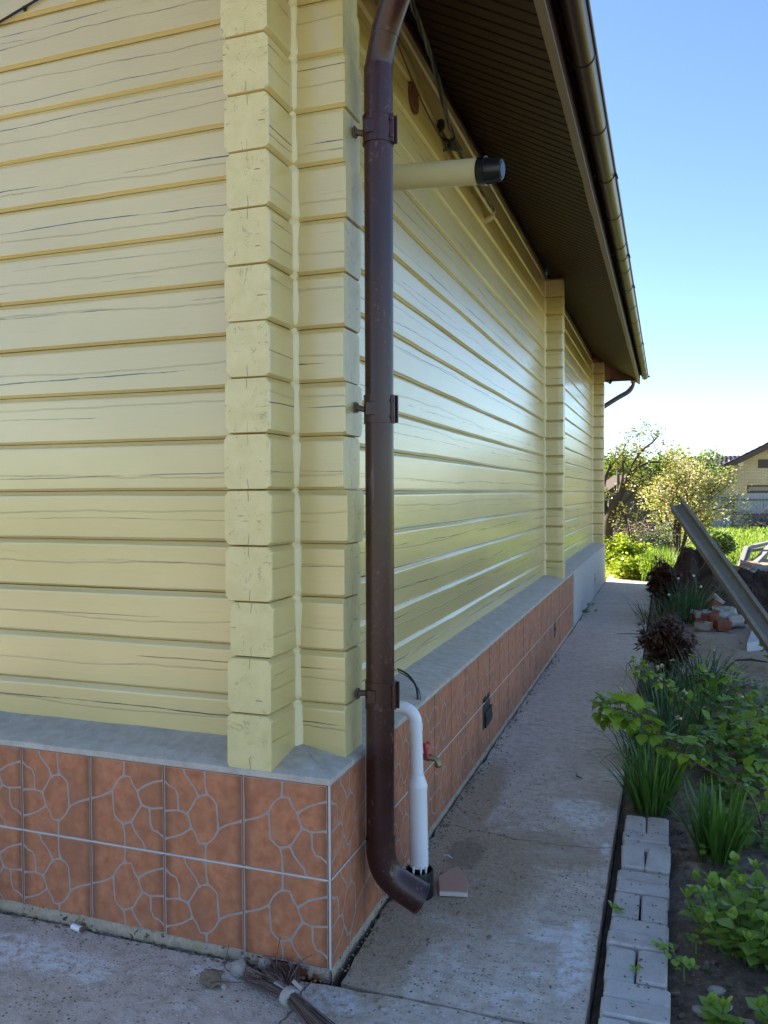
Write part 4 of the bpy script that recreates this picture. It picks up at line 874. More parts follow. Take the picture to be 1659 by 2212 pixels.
# pavers edging the bed
random.seed(9)
def paver(cx, cy, along, label, dz=0, rz=0, tx=0, ty=0):
    mb = MB(); d = (.213, .0955, .07) if along == 'x' else (.1005, .208, .07)
    mb.box((0, 0, -.035), d, bev=.0075, jit=.001)
    e = .011
    o = solo(mb, 'paving_brick', M_PAVER, label, 'paver', 'grey pavers edging the flower bed', 30, origin=(0, 0, 0))
    o.location = (cx, cy, .012+dz); o.rotation_euler = (tx, ty, rz)
rows = [('L', 1.59, 1.81), ('K', 1.487, 1.587), ('J', 1.385, 1.485), ('I', 1.165, 1.38), ('H', 1.055, 1.16), ('G', .95, 1.05), ('F', .73, .945), ('E', .625, .725), ('D', .52, .62), ('C', .30, .515), ('B', .195, .295), ('A', .09, .19), ('Z', -.13, .085), ('Y', -.235, -.135)]
names = {'L': 'farthest pair, against the iris clump', 'K': 'crosswise just in front of the farthest pair', 'J': 'crosswise just behind the tilted pair', 'I': 'tilted pair', 'H': 'crosswise just in front of the tilted pair', 'G': 'crosswise just behind the pair with a dark twig', 'F': 'pair with a clover sprig on its left edge', 'E': 'crosswise just in front of the pair with clover', 'D': 'crosswise with a dark gap and weed along its near edge', 'C': 'large near pair with a weed in its gap', 'B': 'crosswise second from the bottom edge', 'A': 'crosswise at the bottom edge of the view', 'Z': 'pair below the view', 'Y': 'crosswise below the view'}
for (k, y0, y1) in rows:
    cx = 1.008+random.uniform(-.006, .006)+(.004 if y0 > .9 else 0); cy = (y0+y1)/2
    if y1-y0 > .15:
        for sgn, sd in ((-1, 'left'), (1, 'right')):
            tilt = dict(dz=.012, rz=-.05*sgn+.0, tx=.04) if k == 'I' else {}
            paver(cx+sgn*.0545, cy+random.uniform(-.006, .006), 'y', f'{sd} grey paver of the {names[k]}', tx=tilt.get('tx', random.uniform(-.01, .01)), rz=tilt.get('rz', random.uniform(-.015, .015)), dz=tilt.get('dz', random.uniform(-.003, .003)), ty=random.uniform(-.02, .02))
    else: paver(cx, cy, 'x', f'grey paver laid {names[k]}', dz=random.uniform(-.004, .004), rz=random.uniform(-.03, .012), ty=random.uniform(-.012, .012))

# ================================================================== PLANTS
def frame(d, up=Vector((0, 0, 1))):
    d = Vector(d).normalized(); s_ = d.cross(up)
    if s_.length < 1e-4: s_ = Vector((1, 0, 0))
    s_.normalize(); return d, s_, s_.cross(d).normalized()
def leaf(mb, base, d, L_, W_, kind='ovate', droop=.3, up=None, mi=0, fold=.18):
    d, s_, n_ = frame(d, up or Vector((0, 0, 1))); base = Vector(base)
    if kind == 'rasp': prof = [(0, .02), (.06, .30), (.14, .42), (.18, .40), (.28, .50), (.32, .46), (.44, .49), (.48, .43), (.60, .41), (.64, .34), (.75, .29), (.79, .22), (.90, .13), (1, .0)]
    elif kind == 'ovate': prof = [(0, .03), (.12, .28), (.3, .47), (.5, .5), (.7, .40), (.86, .22), (1, .0)]
    elif kind == 'lance': prof = [(0, .05), (.25, .38), (.5, .5), (.78, .28), (1, 0)]
    else: prof = [(0, .5), (.5, .45), (1, .05)]
    vs = []; n = len(prof)
    for t, w_ in prof:
        c = base+d*(L_*t*(1-.25*droop*t))-n_*(droop*L_*t*t*.6)
        wv = .03*L_*math.sin(t*9)
        vs += [c-s_*(w_*W_)+n_*(fold*w_*W_+wv), c, c+s_*(w_*W_)+n_*(fold*w_*W_-wv)]
    fs = []
    for i in range(n-1):
        fs += [(i*3, i*3+1, i*3+4, i*3+3), (i*3+1, i*3+2, i*3+5, i*3+4)]
    mb.add(vs, fs, mi)
def blade(mb, base, d, L_, W_, arch, seg=7, twist=0, mi=0):
    base = Vector(base); d = Vector(d).normalized(); p = base.copy(); s_ = Vector((-d.y, d.x, 0))
    if s_.length < 1e-3: s_ = Vector((1, 0, 0))
    s_.normalize(); s_ = Matrix.Rotation(twist, 3, 'Z') @ s_; vs = []
    for i in range(seg+1):
        t = i/seg; w_ = W_*(.75+.5*t if t < .35 else 1.0*(1-((t-.35)/.65)**2.2)+.02)
        nn = d.cross(s_).normalized()
        vs += [p-s_*w_/2, p+nn*W_*.10, p+s_*w_/2]
        p = p+d*(L_/seg); d = (d+Vector((0, 0, -arch*(.35+1.6*t)/seg))).normalized()
        if p.z < .012: p.z = .012; d.z = max(d.z, 0); d.normalize() if d.length > 1e-4 else None
    fs = []
    for i in range(seg): fs += [(i*3, i*3+1, i*3+4, i*3+3), (i*3+1, i*3+2, i*3+5, i*3+4)]
    mb.add(vs, fs, mi)
def rdir(el0, el1, az0=0, az1=2*PI):
    a, e = random.uniform(az0, az1), random.uniform(el0, el1); return Vector((math.cos(a)*math.cos(e), math.sin(a)*math.cos(e), math.sin(e)))
def clump(name, label, cat, c, n, h, w_, r_, mat, arch=(.3, 1.2), el=(.9, 1.5), group=None, flowers=None):
    root = thing(name, label, cat, c, group); mb = MB(); c = Vector(c)
    for i in range(n):
        a, q = random.uniform(0, 2*PI), math.sqrt(random.random())*r_
        b_ = c+Vector((math.cos(a)*q, math.sin(a)*q, -.01)); d = Vector((math.cos(a), math.sin(a), 0))*random.uniform(.05, 1)*math.cos(el[0])+Vector((random.gauss(0, .1), random.gauss(0, .1), 0))
        d = d+Vector((0, 0, math.sin(random.uniform(*el)))); 
        blade(mb, b_, d, h*random.uniform(.55, 1.1), w_*random.uniform(.7, 1.25), random.uniform(*arch), 8, random.uniform(-.6, .6))
    mb.build('blades', mat, root, 70)
    if flowers:
        nf, fm, fl_ = flowers
        for i in range(nf):
            d = rdir(.8, 1.35); b_ = c+Vector((random.gauss(0, r_*.5), random.gauss(0, r_*.5), 0)); st = MB(); L2 = h*random.uniform(.75, 1.0); t1 = b_+d*L2; t2 = t1+Vector((d.x, d.y, -.1))*.05
            st.tube([b_, b_.lerp(t1, .6)+Vector((0, 0, .02)), t1, t2], [.0035, .003, .003, .003], 6); so_ = st.build('flower_stem', M_STEMG, root, 60)
            fo = MB(); dd = Vector((d.x, d.y, -.25)).normalized(); _, s1, n1 = frame(dd)
            for k in range(6):
                a = k*PI/3; leaf(fo, t2, (s1*math.cos(a)+n1*math.sin(a))*.9+dd*fl_, .024, .016, 'lance', .1, up=dd)
            fo.tube([t2, t2+dd*.018], [.006, .010], 8, caps=False); fo.build('flower', fm, so_, 60)
    return root
random.seed(31)
clump('iris_clump', 'large iris clump with arching blades at the far end of the pavers', 'iris plant', (1.03, 2.02, -.03), 120, .40, .014, .10, G_IRIS, (.1, 1.5), (.95, 1.5))
clump('iris_clump', 'upright iris clump in the soil beside the pavers, behind the broad leaved plant', 'iris plant', (1.335, 1.52, -.03), 75, .35, .018, .10, G_IRIS, (.02, .7), (1.05, 1.5))
clump('grass_tuft', 'bent grassy tuft growing by the path edge under the big raspberry branch', 'grass tuft', (1.02, 2.75, -.03), 120, .42, .010, .18, G_DAFF, (.5, 2.2), (.7, 1.4), None, (3, M_PETALD, -.6))
clump('daffodil_clump', 'withered daffodil clump between the iris and the near peony', 'daffodil plant', (1.13, 3.5, -.03), 110, .42, .010, .24, G_DAFF, (.4, 1.9), (.75, 1.45), 'daffodil clumps in the bed', (4, M_PETALD, -.8))
clump('daffodil_clump', 'thick blue green daffodil clump right of the near peony', 'daffodil plant', (1.38, 4.75, -.03), 150, .46, .011, .22, G_DAFF, (.6, 1.8), (.55, 1.3), 'daffodil clumps in the bed', (3, M_PETALD, -.6))
clump('daffodil_clump', 'daffodil clump with white flowers left of the brick rubble', 'daffodil plant', (1.36, 8.9, -.03), 220, .62, .013, .24, G_DAFF, (.5, 1.7), (.6, 1.35), 'daffodil clumps in the bed', (4, M_PETAL, .2))
clump('daffodil_clump', 'daffodil clump in front of the near peony with withered pale flowers', 'daffodil plant', (1.08, 4.3, -.03), 110, .38, .009, .15, G_DAFF, (.2, 1.2), (.9, 1.5), 'daffodil clumps in the bed', (4, M_PETALD, -.8))
clump('dry_grass', 'brownish straggly grass at the foot of the far peony by the path', 'grass tuft', (.98, 8.3, -.03), 120, .45, .008, .2, leaf_mat('dry grass', [(0, (.05, .05, .03)), (.5, (.10, .10, .06)), (1, (.22, .20, .14))]), (.4, 1.6), (.7, 1.4))
def peony(label, c, h, r_, n):
    root = thing('peony', label, 'peony plant', c, 'dark red peonies by the path'); c = Vector(c); st = MB(); lf = MB()
    for i in range(n):
        a, q = random.uniform(0, 2*PI), math.sqrt(random.random())
        b_ = c+Vector((math.cos(a)*q*r_*.45, math.sin(a)*q*r_*.45, 0)); top = c+Vector((math.cos(a)*q*r_*1.0, math.sin(a)*q*r_*1.0, h*random.uniform(.55, 1.0)*(1-.28*q*q)))
        mid = b_.lerp(top, .5)+Vector((0, 0, h*.08)); pts = spline([b_, mid, top], 5); st.tube(pts, [.006-.003*k/len(pts) for k in range(len(pts))], 5)
        for k in range(random.randint(3, 5)):
            t = random.uniform(.42, 1.0); p0 = pts[min(len(pts)-1, int(t*(len(pts)-1)))]; pd = rdir(-.1, .7); L2 = random.uniform(.05, .11); p1 = p0+pd*L2; st.tube([p0, p1], [.002, .0015], 4)
            for q2 in range(random.randint(5, 8)):
                dd = (pd+Vector((random.gauss(0, .7), random.gauss(0, .7), random.gauss(-.05, .35)))).normalized(); leaf(lf, p1, dd, random.uniform(.06, .115), random.uniform(.018, .032), 'lance', random.uniform(.3, .9))
    st.build('stems', M_STEMD, root, 70); lf.build('foliage', G_PEON, root, 70)
peony('near dark red peony bush at the path edge behind raspberry leaves', (1.10, 5.15, -.03), .66, .17, 70)
peony('taller far dark red peony bush at the path edge before the sunlit grass', (1.06, 9.3, -.03), .90, .19, 85)
def compound(lf, st, p0, d, L_, size, mi=0):
    p1 = Vector(p0)+Vector(d).normalized()*L_; st.tube([p0, Vector(p0).lerp(p1, .5)+Vector((0, 0, .006)), p1], .0016, 4)
    dd, s_, n_ = frame(d)
    leaf(lf, p1, dd+Vector((random.gauss(0, .3), random.gauss(0, .3), random.uniform(-.9, .1))), size, size*.78, 'rasp', random.uniform(.1, .7))
    for sg in (-1, 1): leaf(lf, p1, dd*.35+s_*sg+Vector((0, 0, random.uniform(-.9, .15))), size*.82, size*.62, 'rasp', random.uniform(.1, .6))
def cane(label, pts, r0, nleaf, size, start=.3, mats=(M_STEMR, G_RASP), dens=None):
    root = thing('raspberry_cane', label, 'raspberry cane', tuple(pts[0]), 'raspberry canes in the bed'); st = MB(); lf = MB(); pe = st; sp_ = spline(pts, 8); N_ = len(sp_)
    st.tube(sp_, [r0*(1-.65*i/N_) for i in range(N_)], 7)
    for i in range(nleaf):
        t = start+(1-start)*(i+.5)/nleaf if dens is None else start+(1-start)*((i+.5)/nleaf)**dens
        k = min(N_-2, int(t*(N_-1))); p0 = sp_[k]; ax_ = (sp_[k+1]-sp_[k]).normalized(); a = i*2.4+random.uniform(-.4, .4)
        _, s_, n_ = frame(ax_); d = (s_*math.cos(a)+n_*math.sin(a)*.9+ax_*.35+Vector((0, 0, .12)))
        compound(lf, pe, p0, d, size*random.uniform(.4, .9), size*random.uniform(.75, 1.15)*(1.0-.35*max(0, t-.8)/.2))
    st.build('stem', mats[0], root, 60); lf.build('leaves', mats[1], root, 70)
random.seed(44)
cane('long raspberry cane arching from the right edge to a big leaf cluster over the path', [(1.62, 1.72, -.03), at(1654, 1810, 4.05), at(1616, 1712, 4.12), at(1515, 1655, 4.25), at(1447, 1605, 4.38), at(1384, 1553, 4.5), at(1330, 1530, 4.55), at(1296, 1532, 4.55)], .0068, 46, .098, .42, dens=.7)
cane('raspberry cane leaning towards the path in front of the near peony', [(1.36, 3.85, -.03), at(1512, 1567, 5.75), at(1493, 1529, 5.75), at(1452, 1494, 5.7), at(1419, 1461, 5.6), at(1385, 1443, 5.5), at(1366, 1438, 5.45)], .006, 20, .062, .40)
cane('thin raspberry cane with one leaf tuft over the bare soil', [(1.80, 3.55, -.03), at(1654, 1567, 6.0), at(1616, 1513, 6.1), at(1588, 1475, 6.15), at(1572, 1455, 6.15)], .005, 6, .085, .8)
cane('short raspberry cane right of the near daffodils', [(1.48, 4.0, -.03), at(1534, 1490, 6.6), at(1522, 1452, 6.6), at(1507, 1418, 6.5)], .005, 9, .07, .25)
cane('dry forked raspberry twig hanging over the path edge beside leaves', [(1.05, 3.2, -.03), at(1362, 1440, 5.5), at(1352, 1462, 5.3), at(1342, 1500, 5.0), at(1338, 1520, 4.9)], .004, 4, .03, .9)
for i, (px, py, dep, n_) in enumerate(((1560, 1640, 5.1, 7), (1610, 1590, 5.4, 7), (1640, 1545, 5.8, 7), (1580, 1560, 5.8, 8), (1530, 1590, 5.5, 8), (1640, 1620, 5.2, 6), (1545, 1530, 6.3, 7), (1600, 1530, 6.2, 6), (1500, 1560, 6.0, 7), (1590, 1625, 5.15, 7), (1560, 1585, 5.6, 7), (1655, 1590, 5.5, 6), (1530, 1650, 4.9, 6), (1520, 1505, 6.6, 6))):
    b_ = at(px, py, dep); b_.z = -.03; lab = ['beside the long arching cane', 'below the thin leaning cane', 'at the right edge below the bare soil', 'in the middle of the green patch', 'close to the daffodil blades', 'at the right edge by the dark soil', 'at the back of the green patch', 'behind the green patch under the thin cane', 'between daffodils and the green patch', 'at the front edge of the green patch', 'inside the green patch', 'at the right margin of the patch', 'just behind the arching cane', 'at the back beside the short cane'][i]
    cane(f'low raspberry sprout {lab}', [b_, b_+Vector((random.gauss(0, .04), random.gauss(0, .04), .10)), b_+Vector((random.gauss(0, .10), random.gauss(0, .10), .22))], .004, n_+4, .095, .15, (M_STEMR, G_RASP if i % 3 else G_DARK))
def ground_leaves(name, label, n, xr, yr, size, mat, hmax=.06, kind='ovate', dens=None):
    mb = MB()
    for i in range(n):
        x, y = random.uniform(*xr), random.uniform(*yr)
        if dens and nz(x*2.2, y*2.2, 3) < dens: continue
        z = soil_h(x, y)+.004
        for k in range(random.randint(2, 5)):
            leaf(mb, (x, y, z+random.uniform(0, hmax)), rdir(-.1, .8), size*random.uniform(.5, 1.3), size*random.uniform(.35, .8), kind, random.uniform(.1, .6))
    return tag(mb.build(name, mat, smooth=70), kind='stuff', label=label, cat='weeds')
for px, py, dep, lb in ((1590, 1745, 4.3, 'just right of the upright iris'), (1645, 1765, 4.3, 'at the right edge under the long cane'), (1605, 1690, 4.6, 'between the long cane and dark soil'), (1655, 1705, 4.6, 'at the right edge beside the long cane'), (1630, 1650, 4.95, 'above the long cane near the right edge'), (1600, 1810, 4.0, 'behind the large broad leaved plant')):
    b_ = slabp(px, py, -.04)
    cane(f'low leafy raspberry seedling {lb}', [b_, b_+Vector((random.gauss(0, .03), random.gauss(0, .03), .06)), b_+Vector((random.gauss(0, .08), random.gauss(0, .08), .13))], .003, 9, .085, .15, (M_STEMR, G_RASP if px % 2 else G_DARK))
ground_leaves('ground_weeds', 'low green weeds covering the soil around the raspberry sprouts', 1300, (1.25, 2.4), (1.1, 5.2), .045, G_DARK, .08, 'rasp', -.08)
ground_leaves('seedling_weeds', 'tiny scattered weeds on the dark soil near the pavers', 130, (1.18, 2.0), (-.1, 1.8), .02, G_DARK, .01, 'ovate', .05)
def phlox(label, c, shoots, h, size, r_, mat=G_PHLOX, group='broad leaved bright green plants'):
    root = thing('leafy_plant', label, 'plant', c, group); c = Vector(c); st = MB(); lf = MB()
    for i in range(shoots):
        a = i*2.4; q = math.sqrt((i+.4)/shoots); b_ = c+Vector((math.cos(a)*q*r_*.7, math.sin(a)*q*r_*.7, 0)); top = b_+Vector((math.cos(a)*q*r_*.45, math.sin(a)*q*r_*.45, h*random.uniform(.65, 1.05)*(1-.25*q)))
        pts = spline([b_, b_.lerp(top, .5)+Vector((random.gauss(0, .01), random.gauss(0, .01), .01)), top], 6); st.tube([c-Vector((0, 0, .02)), b_-Vector((0, 0, .005))]+pts, .0032, 5)
        nn = 5
        for k in range(nn):
            p0 = pts[int((len(pts)-1)*(.25+.75*k/(nn-1)))]; az = k*PI/2+i
            top_ = k == nn-1
            for sg in (0, PI):
                e = .9 if top_ else random.uniform(-.05, .55); d = Vector((math.cos(az+sg)*math.cos(e), math.sin(az+sg)*math.cos(e), math.sin(e)))
                s2 = size*(random.uniform(.55, .8) if top_ else random.uniform(.75, 1.15)); leaf(lf, p0, d, s2, s2*random.uniform(.62, .8), 'ovate', random.uniform(-.15, .45), fold=.25)
            if top_:
                for sg in (PI/2, -PI/2): leaf(lf, p0, Vector((math.cos(az+sg)*.3, math.sin(az+sg)*.3, 1)), size*.5, size*.3, 'ovate', -.2, fold=.5)
    st.build('stems', M_STEMG, root, 70); lf.build('leaves', mat, root, 75)
random.seed(52)
phlox('large broad leaved bright green plant between the upright iris and the bare dark soil', (1.46, .72, -.04), 40, .29, .074, .25)
phlox('broad leaved plant at the right edge beside the large bright green one', (1.68, .95, -.04), 18, .24, .068, .15)
phlox('small broad leaved plant in the bottom right corner', (1.52, .22, -.04), 6, .17, .07, .14)
phlox('broad leaved sprout near the bottom edge beside the pavers', (1.26, .17, -.04), 2, .13, .07, .03)
phlox('low broad leaved seedling at the very bottom right', (1.45, .02, -.04), 6, .10, .07, .14)
for (x, y, s_, lb) in ((.915, .76, .025, 'clover sprig on the left edge of the pavers'), (1.005, .36, .016, 'tiny weed growing in the gap of the near paver pair'), (1.10, .52, .026, 'green weed lying across the right edge of the pavers'), (1.165, .43, .04, 'bright clover tuft in the soil against the pavers'), (1.21, .62, .02, 'tiny seedling in dark soil right of the pavers'), (.03, 9.6, .06, 'green weed growing from the foot of the bare plinth'), (.04, 8.9, .07, 'grassy weed at the plinth foot near the end of the tiles')):
    mb = MB(); mb.tube([(x, y, -.03), (x, y, .02)], .002, 4)
    for k in range(14): leaf(mb, (x+random.gauss(0, s_*.6), y+random.gauss(0, s_*.6), .02+random.uniform(0, s_*.4)), rdir(0, .9), s_*random.uniform(.7, 1.2), s_*random.uniform(.5, .9), 'ovate' if s_ < .05 else 'lance', .2)
    solo(mb, 'small_weed', G_PHLOX if s_ < .05 else G_DARK, lb, 'weed', 'small weeds in the cracks', 70)
mb = MB()
for k in range(22): leaf(mb, (1.53+random.gauss(0, .012), .40+random.gauss(0, .01), -.02), rdir(.1, .9), random.uniform(.05, .09), .016, 'lance', .5)
solo(mb, 'red_seedling', leaf_mat('red seedling leaves', [(0, (.06, .02, .02)), (.6, (.12, .04, .035)), (1, (.2, .08, .06))]), 'dark red seedling in the soil below the bright green plant', 'seedling', smooth=70)
for (x, y, r_, sd, lb) in ((1.27, .42, .022, 1, 'whitish stone in the dark soil by the pavers'), (1.28, .33, .026, 2, 'flat grey stone in the dark soil, right of the clover tuft'), (1.40, .36, .024, 3, 'pale stone in the soil left of the red seedling'), (1.215, .28, .022, 4, 'pinkish stone in soil hugging the paver edge'), (1.36, .27, .014, 5, 'small light stone between the bottom leaves'), (1.75, 6.3, .02, 6, 'grey clod on the dry soil before the slab')):
    solo_rock('soil_stone', (x, y, -.035), r_, sd*5.3, M_STONE if sd != 2 else M_CONC2, lb, 'stone', (1.3, .9, .6), 2, .4, 'stones in the soil')
mb = MB()
for k in range(7): leaf(mb, (-1.56+random.uniform(-.05, .05), -.035+random.uniform(-.03, .01), .05+.02*k), rdir(-.2, .5, -.8, .8), .10, .09, 'rasp', .3)
mb.tube([(-1.58, -.04, -.01), (-1.58, -.04, .15)], .003, 5)
solo(mb, 'corner_weed', G_DARK, 'dark green leaf poking in at the left edge beside the tiled plinth', 'weed', smooth=70)
mb = MB(); leaf(mb, (1.46, .66, .12), (.2, -.3, .8), .03, .02, 'ovate', .2); leaf(mb, (1.465, .66, .12), (-.1, -.4, .7), .03, .02, 'ovate', .2); mb.tube([(1.462, .665, -.03), (1.462, .662, .125)], .0015, 4)
solo(mb, 'white_flower', M_PETAL, 'small white flower among the broad green leaves', 'flower', smooth=70)

# ================================================================== MIDDLE DISTANCE: earth, rubble, post
hp = MB()
def heap_h(x, y):
    a = math.exp(-((x-1.62)/.48)**4)*.92*math.exp(-((y-11.2)/.95)**2)
    b_ = .42*math.exp(-((y-11.4)/.9)**2)*min(1, max(0, (x-1.25)/.5))*min(1, max(0, (7.2-x)/.8))
    h = min(max(a, b_), .80)
    return -.07+h*(1+.25*fbm(x*3, y*3, 9))+.10*fbm(x*6, y*6, 4, 3)*min(1, h*6)+.055*fbm(x*17, y*17, 6, 3)*min(1, h*6)
hp.grid([.75+.04*i for i in range(170)], [9.7+.045*i for i in range(75)], lambda x, y: (x, y, heap_h(x, y)))
hpt = thing('earth_heap', 'dark heap of dug earth with roots behind the leaning concrete post', 'earth heap', (2.5, 11, -.05)); random.seed(8); rt = MB()
for i in range(110):
    x, y = random.uniform(1.0, 4.5), random.uniform(10.1, 11.0); z = heap_h(x, y); d = rdir(-.3, .3); L2 = random.uniform(.08, .3)
    a_ = Vector((x, y, z+.005)); pts = []
    for k in range(4):
        q = a_+d*(L2*k/3)+Vector((random.gauss(0, .012), random.gauss(0, .012), 0)); q.z = heap_h(q.x, q.y)+.008+.015*random.random(); pts.append(q)
    rt.tube(pts, random.uniform(.003, .007), 5)
hp.v += []
b0 = len(hp.v); hp.v += rt.v; hp.f += [[i+b0 for i in f_] for f_ in rt.f]; hp.m += [1]*len(rt.f); hp.build('earth', [M_HEAP, M_DRY], hpt, 80)
def hpost(name, A_, B_, wd, th, label, mat, roll=0):
    A_, B_ = Vector(A_), Vector(B_); d = (B_-A_).normalized(); side = d.cross((CAMPOS-A_).normalized()).normalized(); nrm = side.cross(d).normalized()
    R_ = Matrix.Rotation(roll, 3, d); side = R_ @ side; nrm = R_ @ nrm
    pr = [(-.5, -.5), (.5, -.5), (.5, .5), (.30, .5), (.24, .02), (-.24, .02), (-.30, .5), (-.5, .5)]
    mb = MB(); secs = []; N_ = 24
    for i in range(N_+1):
        c = A_.lerp(B_, i/N_); secs.append([tuple(c+side*(u*wd+.004*nz(i*.7, k))+nrm*(v*th+.003*nz(i*.9, k+9))) for k, (u, v) in enumerate(pr)])
    mb.sweep(secs, caps=True)
    return solo(mb, name, mat, label, 'concrete post', smooth=30, fixn=True)
hpost('concrete_post', at(1463, 1091, 10.4), at(1725, 1462, 7.35), .185, .13, 'mossy grey concrete post with a groove leaning in front of the earth heap', M_CONC, -.28)
sb = MB()
c = [slabp(1614, 1389, .05), slabp(1648, 1382, .05), slabp(1652, 1335, .05), slabp(1632, 1338, .05)]
sb.add([(q.x, q.y, -.06) for q in c]+[(q.x, q.y, .05) for q in c], [(3, 2, 1, 0), (4, 5, 6, 7)]+[(k, (k+1) % 4, 4+(k+1) % 4, 4+k) for k in range(4)])
solo(sb, 'concrete_slab', M_CONC2, 'pale concrete beam lying on the soil under the leaning post', 'concrete beam')
random.seed(17)
def chunk(name, c, dims, rz, label, mats, crust=True, tilt=(0, 0)):
    mb = MB(); R_ = Matrix.Rotation(rz, 3, 'Z') @ Matrix.Rotation(tilt[0], 3, 'X') @ Matrix.Rotation(tilt[1], 3, 'Y')
    bm = bmesh.new(); bmesh.ops.create_cube(bm, size=1); bmesh.ops.subdivide_edges(bm, edges=bm.edges[:], cuts=3, use_grid_fill=True)
    sd = random.uniform(0, 50); vs = []
    for v in bm.verts:
        q = v.co.copy(); k = 1-.18*max(0, q.length-.62)*2; q = Vector((q.x*dims[0], q.y*dims[1], q.z*dims[2]))*k; m_ = min(dims)
        q += v.co.normalized()*m_*(.30*nz(v.co.x*2.3+sd, v.co.y*2.3, v.co.z*2.3)+.12*nz(v.co.x*7+sd, v.co.y*7, v.co.z*7)); vs.append(R_ @ q+Vector(c))
    bm.faces.ensure_lookup_table(); fs = [[v.index for v in f.verts] for f in bm.faces]
    for q in fs:
        cen = sum((vs[i] for i in q), Vector())/len(q); mb_m = 1 if (crust and nz(cen.x*9+sd, cen.y*9, cen.z*9) > -.05) else 0
        b0 = 0; mb.f.append(list(q)); mb.m.append(mb_m)
    mb.v = [tuple(v) for v in vs]; bm.free()
    return solo(mb, name, mats, label, 'broken brick', None, 35)
MB2 = [M_BRICKR, M_LIME]
chunk('broken_brick', (1.55, 8.62, .07), (.26, .18, .16), .3, 'large mortar crusted brick chunk at the left of the rubble', MB2)
chunk('broken_brick', (1.82, 8.85, .08), (.30, .22, .20), -.2, 'large grey mortar chunk at the back right of the rubble', [M_LIME, M_CONC2])
chunk('broken_brick', (1.70, 8.9, .22), (.16, .12, .20), .5, 'pointed brick piece standing on top of the rubble', MB2, True, (.3, .5))
chunk('broken_brick', (1.665, 8.35, .06), (.12, .10, .17), .1, 'bare red brick standing upright in the middle of the rubble', [M_BRICKR, M_BRICKR], False)
chunk('broken_brick', (1.53, 8.12, .03), (.20, .13, .10), -.4, 'whitish brick lump in the front left of the rubble', MB2)
chunk('broken_brick', (1.77, 8.22, .035), (.17, .12, .11), .15, 'red brick end in the front right of the rubble', [M_BRICKR, M_LIME], False)
chunk('broken_brick', (1.92, 8.52, .05), (.20, .14, .13), .6, 'pale rounded mortar lump at the right end of the rubble', [M_LIME, M_LIME])
chunk('broken_brick', (1.74, 8.55, .10), (.20, .13, .09), -.5, 'tilted red and white brick on the right slope of the rubble', MB2, True, (.4, .2))
MO2 = [M_BRICKO, M_LIME]
for i, (px, py, dp_, sz, lb) in enumerate(((1600, 1232, 13.6, .30, 'sunlit orange brick below the foot of the grey frame'), (1622, 1224, 13.8, .36, 'sunlit orange brick block in the middle of the far brick pile'), (1648, 1230, 13.7, .40, 'sunlit orange brick at the right edge on the far earth bank'), (1612, 1238, 13.4, .22, 'low whitish brick piece in front of the far brick pile'), (1634, 1240, 13.4, .2, 'small orange brick fragment low in the far brick pile'))):
    q = at(px, py, dp_); chunk('far_brick', q, (sz, sz*.55, sz*.42), random.uniform(-.6, .6), lb, MO2, True, (random.uniform(-.2, .2), random.uniform(-.2, .2)))
bk = MB(); bk.grid([1.9+.2*i for i in range(24)], [11.4+.2*i for i in range(16)], lambda x, y: (x, y, -.08+.46*math.exp(-((y-12.6)/.9)**2)*min(1, max(0, (x-1.9)/.7))*(1+.2*fbm(x*2, y*2, 3))))
solo(bk, 'earth_bank', M_HEAP, 'low dark earth bank carrying the far brick pile', 'earth bank', smooth=60)
wf = thing('window_frame', 'old grey wooden window frames propped up beside the far brick pile', 'window frame', tuple(at(1600, 1238, 14.2)))
def beam(A_, B_, w_, t_, nm='bar', mat=M_GREYW):
    A_, B_ = Vector(A_), Vector(B_); d = (B_-A_); L2 = d.length; d.normalize(); _, s_, n_ = frame(d); R_ = Matrix((s_, d, n_)).transposed(); mb = MB(); mb.box((A_+B_)/2, (w_, L2, t_), rot=R_); return mb.build(nm, mat, wf)
beam(at(1594, 1236, 13.9), at(1612, 1184, 14.6), .075, .07); beam(at(1602, 1236, 13.9), at(1619, 1189, 14.6), .06, .06)
beam(at(1612, 1184, 14.6), at(1670, 1170, 15.3), .08, .06); beam(at(1622, 1226, 14.0), at(1668, 1178, 14.9), .11, .07); beam(at(1618, 1190, 14.7), at(1668, 1183, 15.2), .06, .05); beam(at(1640, 1212, 14.3), at(1672, 1210, 14.4), .06, .05)
cane('yellow green raspberry shoot at the right edge in front of the pale beam', [Vector((2.1, 6.1, -.03)), Vector((2.08, 6.1, .12)), Vector((2.02, 6.05, .24))], .005, 12, .085, .2, (M_STEMR, G_PHLOX))

